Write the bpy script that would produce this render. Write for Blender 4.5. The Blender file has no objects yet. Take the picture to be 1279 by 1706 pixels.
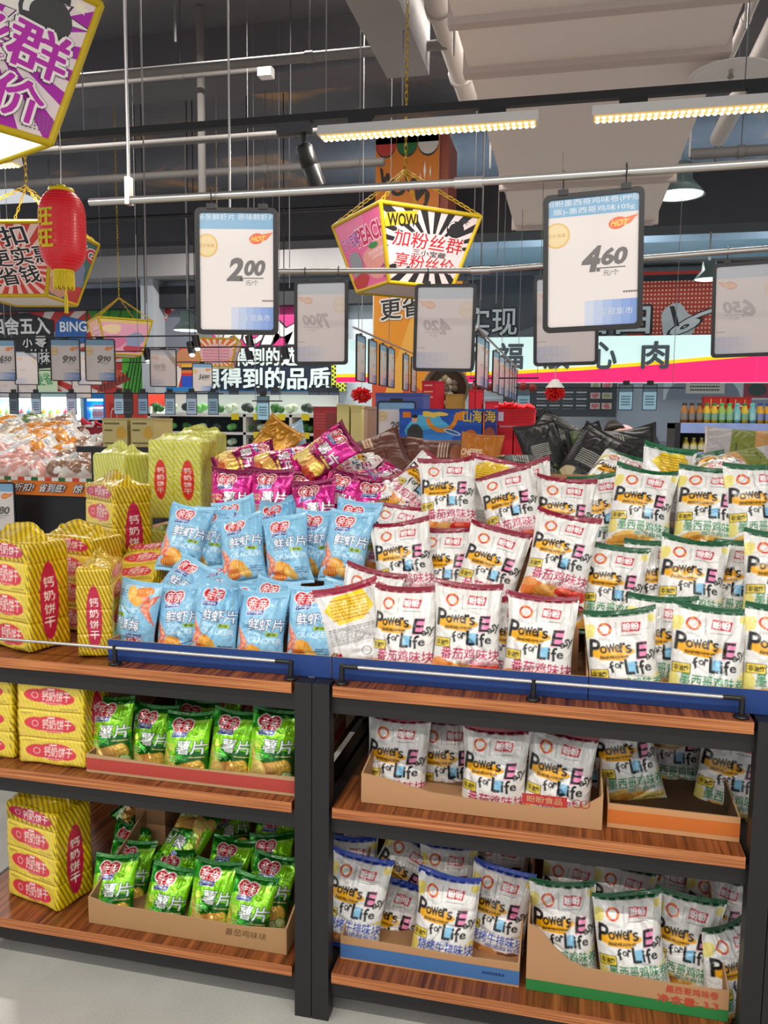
import bpy, math, random
import numpy as np
from mathutils import Matrix, Vector, Euler

# ------------------------------------------------------------------ camera, world, light, exposure
S = bpy.context.scene
COL = S.collection
FOC, PITCH, YAW, ROLL, EYE = 1354.7, math.radians(6.33), math.radians(12.89), math.radians(0.64), 1.5
CX, CY = 639.5, 853.0
_fw = Vector((-math.sin(YAW) * math.cos(PITCH), math.cos(YAW) * math.cos(PITCH), -math.sin(PITCH)))
_r0 = Vector((math.cos(YAW), math.sin(YAW), 0)); _u0 = _r0.cross(_fw)
_r = _r0 * math.cos(ROLL) + _u0 * math.sin(ROLL)
_u = -_r0 * math.sin(ROLL) + _u0 * math.cos(ROLL)
cam = bpy.data.cameras.new('camera'); cam.sensor_fit = 'HORIZONTAL'; cam.sensor_width = 36; cam.lens = 36 * FOC / 1279
cam.clip_start = .05; cam.clip_end = 100
co = bpy.data.objects.new('camera', cam); COL.objects.link(co)
co.matrix_world = Matrix(((_r.x, _u.x, -_fw.x, 0), (_r.y, _u.y, -_fw.y, 0), (_r.z, _u.z, -_fw.z, EYE), (0, 0, 0, 1)))
S.camera = co
S.view_settings.view_transform = 'Standard'; S.view_settings.look = 'None'
S.view_settings.gamma = 1; S.view_settings.exposure = 0.0
S.view_settings.use_curve_mapping = False
try:
    S.cycles.max_bounces = 5; S.cycles.diffuse_bounces = 3; S.cycles.glossy_bounces = 3
    S.cycles.sample_clamp_indirect = 6
except Exception: pass
W = bpy.data.worlds.new('world'); S.world = W; W.use_nodes = True
W.node_tree.nodes['Background'].inputs[0].default_value = (.93, .97, 1, 1)
W.node_tree.nodes['Background'].inputs[1].default_value = .68

def area(name, loc, sx, sy, power, color=(1, .95, .88), rot=(0, 0, 0), spread=math.pi):
    l = bpy.data.lights.new(name, 'AREA'); l.shape = 'RECTANGLE'; l.size = sx; l.size_y = sy; l.energy = power; l.color = color; l.spread = spread
    o = bpy.data.objects.new(name, l); o.location = loc; o.rotation_euler = rot; COL.objects.link(o); return o
LAMP_W = 16.5          # watts per linear track lamp (their area lights are made with the lamps)

def at(px, py, Y):     # point of the sight line through a photo pixel at depth Y
    d = _fw + _r * ((px - CX) / FOC) - _u * ((py - CY) / FOC)
    return Vector((0, 0, EYE)) + d * (Y / d.y)
def onz(px, py, z):
    d = _fw + _r * ((px - CX) / FOC) - _u * ((py - CY) / FOC)
    return Vector((0, 0, EYE)) + d * ((z - EYE) / d.z)
def span(x0, y0, x1, y1, Y):   # world x0,x1,z0,z1 of an upright rectangle at depth Y
    xm, ym = (x0 + x1) / 2, (y0 + y1) / 2
    return at(x0, ym, Y).x, at(x1, ym, Y).x, at(xm, y1, Y).z, at(xm, y0, Y).z
def lin(c):
    return tuple(((v / 255) / 12.92 if v / 255 <= .04045 else ((v / 255 + .055) / 1.055) ** 2.4) for v in c)
def hx(s): return tuple(int(s[i:i + 2], 16) for i in (0, 2, 4))

# ------------------------------------------------------------------ materials
def nmat(name):
    m = bpy.data.materials.new(name); m.use_nodes = True
    return m, m.node_tree.nodes, m.node_tree.links, m.node_tree.nodes['Principled BSDF']
def mat(name, col, rough=.5, metal=0, coat=0, emit=0, noise=0, scale=20, bump=0, alpha=1, trans=0):
    m, n, l, b = nmat(name)
    c = (*lin(col), 1)
    b.inputs['Base Color'].default_value = c; b.inputs['Roughness'].default_value = rough; b.inputs['Metallic'].default_value = metal
    b.inputs['Coat Weight'].default_value = coat; b.inputs['Alpha'].default_value = alpha; b.inputs['Transmission Weight'].default_value = trans
    if emit: b.inputs['Emission Color'].default_value = c; b.inputs['Emission Strength'].default_value = emit
    if noise or bump:
        t = n.new('ShaderNodeTexNoise'); t.inputs['Scale'].default_value = scale; t.inputs['Detail'].default_value = 6
        tc = n.new('ShaderNodeTexCoord'); l.new(tc.outputs['Object'], t.inputs['Vector'])
        if noise:
            r = n.new('ShaderNodeMix'); r.data_type = 'RGBA'
            r.inputs[6].default_value = (*[max(0, v * (1 - noise)) for v in c[:3]], 1); r.inputs[7].default_value = (*[min(1, v * (1 + noise)) for v in c[:3]], 1)
            l.new(t.outputs[0], r.inputs[0]); l.new(r.outputs[2], b.inputs['Base Color'])
        if bump:
            u = n.new('ShaderNodeBump'); u.inputs['Strength'].default_value = bump; u.inputs['Distance'].default_value = .01
            l.new(t.outputs[0], u.inputs['Height']); l.new(u.outputs[0], b.inputs['Normal'])
    return m
def pmat(name, rough=.5, metal=0, coat=0, emit=0, bump=0, bscale=60, spec=.5):   # printed surface: colour comes from the print stored on the mesh
    m, n, l, b = nmat(name)
    a = n.new('ShaderNodeAttribute'); a.attribute_name = 'Col'
    l.new(a.outputs['Color'], b.inputs['Base Color'])
    b.inputs['Roughness'].default_value = rough; b.inputs['Metallic'].default_value = metal; b.inputs['Coat Weight'].default_value = coat
    b.inputs['Coat Roughness'].default_value = .12; b.inputs['Specular IOR Level'].default_value = spec
    if emit: l.new(a.outputs['Color'], b.inputs['Emission Color']); b.inputs['Emission Strength'].default_value = emit
    if bump:
        t = n.new('ShaderNodeTexNoise'); t.inputs['Scale'].default_value = bscale; t.inputs['Detail'].default_value = 3; t.inputs['Distortion'].default_value = 1.4
        tc = n.new('ShaderNodeTexCoord'); l.new(tc.outputs['Object'], t.inputs['Vector'])
        u = n.new('ShaderNodeBump'); u.inputs['Strength'].default_value = bump; u.inputs['Distance'].default_value = .01
        l.new(t.outputs[0], u.inputs['Height']); l.new(u.outputs[0], b.inputs['Normal'])
    return m
def wood(name):
    m, n, l, b = nmat(name)
    tc = n.new('ShaderNodeTexCoord'); mp = n.new('ShaderNodeMapping'); mp.inputs['Scale'].default_value = (70, 2.2, 90)
    l.new(tc.outputs['Object'], mp.inputs[0])
    t = n.new('ShaderNodeTexNoise'); t.inputs['Scale'].default_value = 1.2; t.inputs['Detail'].default_value = 5; t.inputs['Distortion'].default_value = .8
    l.new(mp.outputs[0], t.inputs['Vector'])
    w = n.new('ShaderNodeValToRGB'); e = w.color_ramp.elements
    e[0].position = .3; e[0].color = (*lin((74, 36, 16)), 1); e[1].position = .72; e[1].color = (*lin((166, 98, 50)), 1)
    k = w.color_ramp.elements.new(.5); k.color = (*lin((126, 68, 32)), 1)
    l.new(t.outputs[0], w.inputs[0]); l.new(w.outputs[0], b.inputs['Base Color']); b.inputs['Roughness'].default_value = .38
    return m
def woodedge(name):
    m, n, l, b = nmat(name)
    tc = n.new('ShaderNodeTexCoord'); mp = n.new('ShaderNodeMapping'); mp.inputs['Scale'].default_value = (3, 3, 260)
    l.new(tc.outputs['Object'], mp.inputs[0])
    t = n.new('ShaderNodeTexNoise'); t.inputs['Scale'].default_value = 1; t.inputs['Detail'].default_value = 3
    l.new(mp.outputs[0], t.inputs['Vector'])
    w = n.new('ShaderNodeValToRGB'); e = w.color_ramp.elements
    e[0].position = .35; e[0].color = (*lin((140, 74, 38)), 1); e[1].position = .65; e[1].color = (*lin((206, 132, 78)), 1)
    l.new(t.outputs[0], w.inputs[0]); l.new(w.outputs[0], b.inputs['Base Color']); b.inputs['Roughness'].default_value = .4
    return m
K = {}
K['black'] = mat('black powder coat', (30, 29, 31), .45)
K['blackplastic'] = mat('black plastic', (24, 23, 24), .35)
K['wood'] = wood('wood laminate'); K['woodedge'] = woodedge('wood edge')
K['wire'] = mat('dull wire', (128, 126, 128), .6)
K['dullpipe'] = mat('dull pipe paint', (116, 112, 110), .6, noise=.1, scale=5)
K['steel'] = mat('galvanised steel', (205, 203, 200), .32, .85)
K['grey'] = mat('grey paint', (168, 166, 168), .6, noise=.08, scale=3)
K['dkgrey'] = mat('dark grey paint', (74, 73, 78), .7, noise=.12, scale=2)
K['pipe'] = mat('pipe paint', (196, 190, 186), .5, noise=.06, scale=5)
K['white'] = mat('white enamel', (238, 236, 232), .4)
K['duct'] = mat('white insulation foil', (246, 234, 226), .55, noise=.02, scale=4)
K['card'] = mat('corrugated cardboard', (178, 132, 92), .85, noise=.07, scale=8)
K['yellowtrim'] = mat('yellow trim', (222, 190, 20), .45)
K['chain'] = mat('yellow plastic chain', (226, 186, 30), .4)
K['gold'] = mat('gold fringe', (250, 214, 20), .4, noise=.2, scale=200)
K['led'] = mat('lit led', (255, 226, 170), .5, emit=6)
K['pcb'] = mat('led board', (226, 190, 120), .5, emit=.5)
K['cool'] = mat('lit cool lamp', (225, 255, 250), .5, emit=3)
K['lid'] = mat('lit diffuser', (235, 255, 250), .5, emit=1.6)
K['paper'] = pmat('printed paper', .55)
K['sheet'] = pmat('price sheet behind film', .3, coat=.3)
K['poster'] = pmat('printed wall panel', .5)
K['sign'] = pmat('backlit sign', .4, emit=.62)
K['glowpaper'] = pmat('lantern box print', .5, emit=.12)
K['film'] = pmat('printed film', .32, coat=.5, bump=.85, bscale=17)
K['foil'] = pmat('printed foil', .25, .4, .4, bump=.9, bscale=18)
K['wrap'] = pmat('printed wrap', .3, .1, .45, bump=.6, bscale=22)
K['matte'] = pmat('printed matte pouch', .5, bump=.3, bscale=30)
K['clear'] = pmat('glossy clear wrap', .16, 0, .9, bump=.5, bscale=70)
K['carton'] = pmat('printed carton', .7)
K['cloth'] = pmat('cloth', .8)

# ------------------------------------------------------------------ mesh builder
class MB:
    def __init__(s): s.v = []; s.f = []; s.c = []; s.m = []; s.sm = []
    def add(s, vs, fs, col=None, mi=0, smooth=False):
        b = len(s.v); s.v += [tuple(v) for v in vs]
        for f in fs: s.f.append(tuple(b + i for i in f)); s.c.append(col); s.m.append(mi); s.sm.append(smooth)
        return s
    def box(s, x0, x1, y0, y1, z0, z1, col=None, mi=0, R=None):
        vs = [(x, y, z) for z in (z0, z1) for y in (y0, y1) for x in (x0, x1)]
        if R is not None: vs = [R @ Vector(v) for v in vs]
        return s.add(vs, [(0, 2, 3, 1), (4, 5, 7, 6), (0, 1, 5, 4), (2, 6, 7, 3), (0, 4, 6, 2), (1, 3, 7, 5)], col, mi)
    def tube(s, pts, r, n=10, col=None, mi=0, caps=True):
        pts = [Vector(p) for p in pts]; rs = r if isinstance(r, (list, tuple)) else [r] * len(pts); vs = []
        ref = None
        for i, p in enumerate(pts):
            d = (pts[min(i + 1, len(pts) - 1)] - pts[max(i - 1, 0)]).normalized()
            if ref is None: ref = Vector((0, 0, 1)) if abs(d.z) < .9 else Vector((1, 0, 0))
            a = d.cross(ref).normalized(); b2 = d.cross(a); ref = -b2 if False else ref
            for k in range(n):
                t = 2 * math.pi * k / n; vs.append(p + (a * math.cos(t) + b2 * math.sin(t)) * rs[i])
        fs = [(i * n + k, i * n + (k + 1) % n, (i + 1) * n + (k + 1) % n, (i + 1) * n + k) for i in range(len(pts) - 1) for k in range(n)]
        s.add(vs, fs, col, mi, True)
        if caps:
            s.add(vs[:n], [tuple(range(n - 1, -1, -1))], col, mi); s.add(vs[-n:], [tuple(range(n))], col, mi)
        return s
    def lathe(s, prof, c=(0, 0, 0), n=24, col=None, mi=0, flat=False):
        vs = [(c[0] + r * math.cos(2 * math.pi * k / n), c[1] + r * math.sin(2 * math.pi * k / n), c[2] + z) for r, z in prof for k in range(n)]
        fs = [(i * n + k, i * n + (k + 1) % n, (i + 1) * n + (k + 1) % n, (i + 1) * n + k) for i in range(len(prof) - 1) for k in range(n)]
        return s.add(vs, fs, col, mi, not flat)
    def prism(s, poly, y0, y1, col=None, mi=0):     # outline in x,z, extruded along y
        n = len(poly); vs = [(x, y0, z) for x, z in poly] + [(x, y1, z) for x, z in poly]
        return s.add(vs, [tuple(range(n)), tuple(range(2 * n - 1, n - 1, -1))] + [(i, i + n, (i + 1) % n + n, (i + 1) % n) for i in range(n)], col, mi)
    def build(s, name, m, parent=None, loc=None):
        me = bpy.data.meshes.new(name); me.from_pydata(s.v, [], s.f)
        for x in (m if isinstance(m, (list, tuple)) else [m]): me.materials.append(x)
        if s.f:
            me.polygons.foreach_set('material_index', s.m); me.polygons.foreach_set('use_smooth', s.sm)
            if any(c is not None for c in s.c):
                a = me.color_attributes.new('Col', 'FLOAT_COLOR', 'CORNER')
                out = np.ones((len(me.loops), 4), np.float32); i = 0
                for f, c in zip(s.f, s.c):
                    if c is not None: out[i:i + len(f), :3] = lin(c)
                    i += len(f)
                a.data.foreach_set('color', out.ravel())
        me.update()
        o = bpy.data.objects.new(name, me); COL.objects.link(o)
        if parent is not None: o.parent = parent
        if loc is not None: o.location = loc
        return o
def tag(o, label, cat, group=None, kind=None):
    if label: o['label'] = label
    if cat: o['category'] = cat
    if group: o['group'] = group
    if kind: o['kind'] = kind
    return o
def thing(name, label, cat, loc=(0, 0, 0), rot=(0, 0, 0), group=None):
    o = bpy.data.objects.new(name, None); COL.objects.link(o); o.empty_display_size = .05
    o.location = loc; o.rotation_euler = rot
    return tag(o, label, cat, group)
def struct(o): o['kind'] = 'structure'; return o
def dup(root, loc, rot, label, group=None, cat=None, scale=None):
    r = root.copy(); COL.objects.link(r); r.location = loc; r.rotation_euler = rot
    if scale: r.scale = scale
    tag(r, label, cat, group)
    for ch in list(root.children):
        c = ch.copy(); COL.objects.link(c); c.parent = r
        for g in list(ch.children):
            d = g.copy(); COL.objects.link(d); d.parent = c
    return r

# ------------------------------------------------------------------ flat print (layers of convex polygons)
_tc = {}
def glyphs(body, bold=0.0):
    k = (body, round(bold, 3))
    if k not in _tc:
        c = bpy.data.curves.new('t', 'FONT'); c.body = body; c.resolution_u = 3; c.fill_mode = 'FRONT'; c.offset = bold
        o = bpy.data.objects.new('t', c); me = bpy.data.meshes.new_from_object(o)
        v = np.array([p.co[:2] for p in me.vertices]).reshape(-1, 2); t = [list(p.vertices) for p in me.polygons]
        bpy.data.objects.remove(o); bpy.data.curves.remove(c); bpy.data.meshes.remove(me)
        _tc[k] = (v, t)
    return _tc[k]
class Art:
    def __init__(s): s.p = []        # (Nx2 array, colour)
    def poly(s, pts, col): s.p.append((np.array(pts, float), col)); return s
    def rect(s, x0, y0, x1, y1, col): return s.poly([(x0, y0), (x1, y0), (x1, y1), (x0, y1)], col)
    def ell(s, x, y, rx, ry, col, n=20, rot=0):
        c, q = math.cos(rot), math.sin(rot)
        return s.poly([(x + rx * math.cos(t) * c - ry * math.sin(t) * q, y + rx * math.cos(t) * q + ry * math.sin(t) * c) for t in np.linspace(0, 2 * math.pi, n, False)], col)
    def ring(s, x, y, rx, ry, w, col, n=24, a0=0, a1=2 * math.pi):
        t = np.linspace(a0, a1, n)
        for a, b in zip(t[:-1], t[1:]):
            s.poly([(x + rx * math.cos(a), y + ry * math.sin(a)), (x + rx * math.cos(b), y + ry * math.sin(b)), (x + (rx - w) * math.cos(b), y + (ry - w * ry / rx) * math.sin(b)), (x + (rx - w) * math.cos(a), y + (ry - w * ry / rx) * math.sin(a))], col)
        return s
    def line(s, x0, y0, x1, y1, w, col):
        d = np.array((x1 - x0, y1 - y0), float); d /= np.hypot(*d); nx, ny = -d[1] * w / 2, d[0] * w / 2
        return s.poly([(x0 + nx, y0 + ny), (x0 - nx, y0 - ny), (x1 - nx, y1 - ny), (x1 + nx, y1 + ny)], col)
    def star(s, x, y, r0, r1, n, col, ry=1, seed=None):     # spiky burst, drawn as triangles round its centre
        rng = random.Random(seed)
        pts = []
        for i in range(2 * n):
            r = (r0 if i % 2 else r1) * (1 if seed is None else rng.uniform(.75, 1.15)); t = math.pi * i / n
            pts.append((x + r * math.cos(t), y + r * ry * math.sin(t)))
        for i in range(2 * n): s.poly([(x, y), pts[i], pts[(i + 1) % (2 * n)]], col)
        return s
    def rays(s, x, y, R, n, col, rot=0, duty=.5):
        for i in range(n):
            a = rot + 2 * math.pi * i / n; b = a + 2 * math.pi / n * duty
            s.poly([(x, y), (x + R * math.cos(a), y + R * math.sin(a)), (x + R * math.cos(b), y + R * math.sin(b))], col)
        return s
    def blob(s, x, y, rx, ry, col, seed=0, amp=.12, n=26):
        rng = random.Random(seed); ph = [rng.uniform(0, 6.3) for _ in range(4)]; pts = []
        for t in np.linspace(0, 2 * math.pi, n, False):
            k = 1 + amp * (math.sin(2 * t + ph[0]) + .7 * math.sin(3 * t + ph[1]) + .5 * math.sin(5 * t + ph[2]))
            pts.append((x + rx * k * math.cos(t), y + ry * k * math.sin(t)))
        for i in range(n): s.poly([(x, y), pts[i], pts[(i + 1) % n]], col)
        return s
    def text(s, body, x0, y0, x1, y1, col, bold=0, shear=0, rot=0, mirror=False, out=None, ow=.05):
        for cc, bb in (([(out, bold + ow)] if out else []) + [(col, bold)]):
            cjk = any(ord(ch) > 0x2e80 for ch in body)
            v, t = glyphs(body, 0 if cjk else bb)
            if not len(v): continue
            v0, _ = glyphs(body, 0 if cjk else bold)
            lo, hi = v0.min(0), v0.max(0)
            u = (v - lo) / np.maximum(hi - lo, 1e-6)
            if mirror: u[:, 0] = 1 - u[:, 0]
            q = np.stack([x0 + u[:, 0] * (x1 - x0), y0 + u[:, 1] * (y1 - y0)], 1)
            q[:, 0] += shear * (q[:, 1] - y0)
            if rot:
                c = np.array(((x0 + x1) / 2, (y0 + y1) / 2)); d = q - c
                q = c + np.stack([d[:, 0] * math.cos(rot) - d[:, 1] * math.sin(rot), d[:, 0] * math.sin(rot) + d[:, 1] * math.cos(rot)], 1)
            if cjk and bb > .003:      # dense characters are thickened by shifted copies
                kx, ky = bb * (x1 - x0) / max(hi[0] - lo[0], 1e-6), bb * (y1 - y0) / max(hi[1] - lo[1], 1e-6); nn = 4 if bb < .03 else 8
                for j in range(nn):
                    d = np.array((kx * math.cos(2 * math.pi * (j + .5) / nn), ky * math.sin(2 * math.pi * (j + .5) / nn)))
                    cj = (cc[0] + .01 * j, cc[1], cc[2])
                    for f in t: s.p.append((q[f] + d, cj))
            else:
                for f in t: s.p.append((q[f], cc))
        return s
    def smear(s, x0, y0, x1, y1, n, col, seed=0):    # illegible small print
        rng = random.Random(seed); h = (y1 - y0) / n
        for i in range(n):
            y = y1 - (i + .75) * h; x = x0
            while x < x1:
                w = rng.uniform(.03, .1) * (x1 - x0) + .004; s.rect(x, y, min(x1, x + w * .8), y + h * .45, col); x += w
        return s
    def clip(s, quad):      # keep what lies inside a convex outline (counter-clockwise)
        out = []
        for p, c in s.p:
            q = [tuple(a) for a in p]
            for (ax, ay), (bx, by) in zip(quad, quad[1:] + quad[:1]):
                ins = [(bx - ax) * (y - ay) - (by - ay) * (x - ax) for x, y in q]; r = []
                for i in range(len(q)):
                    j = (i + 1) % len(q)
                    if ins[i] >= -1e-12: r.append(q[i])
                    if (ins[i] > 0) != (ins[j] > 0) and abs(ins[i] - ins[j]) > 1e-14:
                        t = ins[i] / (ins[i] - ins[j]); r.append((q[i][0] + t * (q[j][0] - q[i][0]), q[i][1] + t * (q[j][1] - q[i][1])))
                q = r
                if len(q) < 3: break
            if len(q) >= 3: out.append((np.array(q), c))
        s.p = out; return s
    def cliprect(s, x0, y0, x1, y1): return s.clip([(x0, y0), (x1, y0), (x1, y1), (x0, y1)])
    def emit(s, mb, f, dz=.0003, z0=.0004, mi=0, runs=True):       # f(x, y, z) -> world; z grows towards the viewer, colour by colour
        z = z0; last = None
        for p, c in s.p:
            if c != last: z += dz; last = c
            mb.add([f(x, y, z) for x, y in p], [tuple(range(len(p)))], c, mi)
        return mb
    def raster(s, nx, ny, base, ss=3):       # colours on a grid, supersampled, x,y in 0..1
        X, Y = nx * ss, ny * ss; im = np.empty((Y, X, 3), np.float32); im[:] = lin(base)
        for p, c in s.p:
            q = p * (X, Y); cl = lin(c)
            for i in range(1, len(q) - 1):
                a, b, d = q[0], q[i], q[i + 1]
                x0, x1 = int(max(0, min(a[0], b[0], d[0]))), int(min(X - 1, max(a[0], b[0], d[0]))) + 1
                y0, y1 = int(max(0, min(a[1], b[1], d[1]))), int(min(Y - 1, max(a[1], b[1], d[1]))) + 1
                if x1 <= x0 or y1 <= y0: continue
                xs = np.arange(x0, x1) + .5; ys = (np.arange(y0, y1) + .5)[:, None]
                e1 = (b[0] - a[0]) * (ys - a[1]) - (b[1] - a[1]) * (xs - a[0])
                e2 = (d[0] - b[0]) * (ys - b[1]) - (d[1] - b[1]) * (xs - b[0])
                e3 = (a[0] - d[0]) * (ys - d[1]) - (a[1] - d[1]) * (xs - d[0])
                m = ((e1 >= 0) & (e2 >= 0) & (e3 >= 0)) | ((e1 <= 0) & (e2 <= 0) & (e3 <= 0))
                im[y0:y1, x0:x1][m] = cl
        return im.reshape(ny, ss, nx, ss, 3).mean((1, 3))
# ------------------------------------------------------------------ printed fronts of the packets
def logo_qin(a, x=.2, y=.66, k=1.0):
    for r, c in ((.02, (250, 250, 250)), (0, (214, 28, 44))):
        a.ell(x + .1 * k, y + .17 * k, .115 * k + r, .085 * k + r * .8, c); a.ell(x + .3 * k, y + .17 * k, .115 * k + r, .085 * k + r * .8, c)
        a.poly([(x - .0 * k - r, y + .13 * k), (x + .06 * k, y + .075 * k - r), (x + .34 * k, y + .075 * k - r), (x + .4 * k + r, y + .13 * k), (x + .36 * k, y + .2 * k), (x + .04 * k, y + .2 * k)], c)
    a.text('亲亲', x + .02 * k, y + .085 * k, x + .38 * k, y + .235 * k, (255, 255, 255), .006, shear=.05)
    a.poly([(x + .0, y - .005), (x + .35 * k, y + .015), (x + .37 * k, y + .085 * k), (x + .02, y + .065 * k)], (240, 244, 250))
    a.poly([(x + .01, y), (x + .342 * k, y + .019), (x + .36 * k, y + .08 * k), (x + .028, y + .06 * k)], (26, 66, 158))
    a.ring(x + .065, y + .038 * k, .03, .022, .009, (255, 255, 255), 12)
    a.text('inqin', x + .11, y + .015, x + .32 * k, y + .07 * k, (255, 255, 255), .01)
def art_prawn():
    a = Art(); b = (143, 200, 232)
    a.blob(.3, .1, .5, .16, (166, 214, 240), 3)
    a.smear(.68, .945, .95, .965, 1, (70, 110, 160))
    logo_qin(a, .2, .7, 1.05)
    a.text('鲜虾片', .27, .5, 1.0, .665, (250, 252, 255), .012, shear=.06, out=(32, 62, 120), ow=.05)
    a.text('PRAWN', .3, .425, .62, .485, (196, 230, 248), .02); a.text('CRACKER', .3, .335, .98, .41, (214, 238, 250), .02, shear=.05)
    a.rect(.66, .43, .9, .485, (176, 206, 40)); a.text('原味', .69, .435, .87, .48, (30, 60, 30), .02)
    for i, (x, y, rx, ry, r) in enumerate([(.1, .46, .07, .035, -.9), (.15, .4, .08, .05, -.6), (.2, .34, .09, .06, -.3), (.17, .27, .09, .055, .3), (.1, .22, .08, .05, .9), (.26, .2, .1, .06, .2)]):
        a.ell(x, y, rx, ry, (238, 116, 78), 16, r); a.ell(x + .01, y + .012, rx * .7, ry * .5, (250, 178, 146), 14, r)
        a.line(x - rx * .5, y - ry * .6, x - rx * .2, y + ry * .7, .008, (214, 80, 48))
    a.line(.05, .5, .02, .56, .02, (226, 96, 60)); a.line(.08, .2, .02, .14, .025, (226, 96, 60))
    for x, y, rx, ry, r, c in ((.46, .2, .2, .1, -.35, (244, 168, 52)), (.32, .1, .2, .075, .1, (236, 128, 44)), (.58, .12, .13, .08, -.5, (248, 190, 84))):
        a.ell(x, y, rx, ry, c, 20, r)
        for i in range(6):
            t = -.7 + i * .28; cx, cy = x + rx * t * math.cos(r), y + rx * t * math.sin(r)
            a.line(cx + math.sin(r) * ry * .6, cy - math.cos(r) * ry * .6, cx - math.sin(r) * ry * .6, cy + math.cos(r) * ry * .6, .012, (250, 206, 120))
    a.smear(.7, .1, .95, .2, 3, (60, 100, 150), 2)
    return a, b, b
def art_chips(base, lite, dark, cuc):
    a = Art()
    a.blob(.75, .8, .5, .3, lite, 2); a.blob(.1, .45, .3, .3, lite, 6); a.blob(.8, .3, .4, .2, dark, 5); a.rect(0, .94, 1, 1, dark)
    a.smear(.66, .905, .94, .925, 1, (240, 240, 200))
    logo_qin(a, .2, .69, 1.05)
    a.text('薯片', .36, .475, .98, .655, (250, 250, 250), .012, shear=.08, out=dark, ow=.055)
    a.text('POTATO', .03, .565, .33, .61, (250, 226, 110), .02); a.text('CHIPS', .08, .51, .33, .555, (250, 226, 110), .02)
    a.rect(.66, .415, .97, .455, (200, 150, 40) if not cuc else (40, 96, 30)); a.smear(.67, .42, .96, .452, 1, (240, 226, 150), 3)
    a.smear(.08, .36, .4, .45, 3, (226, 244, 200), 5)
    for i in range(7): a.ell(.84 - i * .075, .27 - .012 * i, .12, .13, (252 - i * 2, 214 - i * 6, 96 + i * 4), 20, -.3); a.ring(.84 - i * .075, .27 - .012 * i, .12, .13, .012, (226, 160, 50), 18)
    a.ell(.3, .22, .17, .135, (250, 220, 128), 22, -.2)
    a.ell(.16, .42, .045, .12, (244, 206, 96), 16, .5); a.ell(.1, .12, .13, .07, (250, 214, 110), 18, -.5)
    if cuc:
        for x, y in ((.74, .12), (.56, .08), (.88, .17)):
            a.ell(x, y, .105, .075, (60, 130, 40), 20); a.ell(x, y, .09, .063, (204, 228, 150), 20); a.ell(x, y, .05, .035, (226, 240, 186), 16)
    else:
        a.ell(.66, .1, .16, .075, (216, 96, 40), 18, .2); a.ell(.86, .13, .09, .06, (190, 50, 40), 16)
    return a, base, dark
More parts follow.
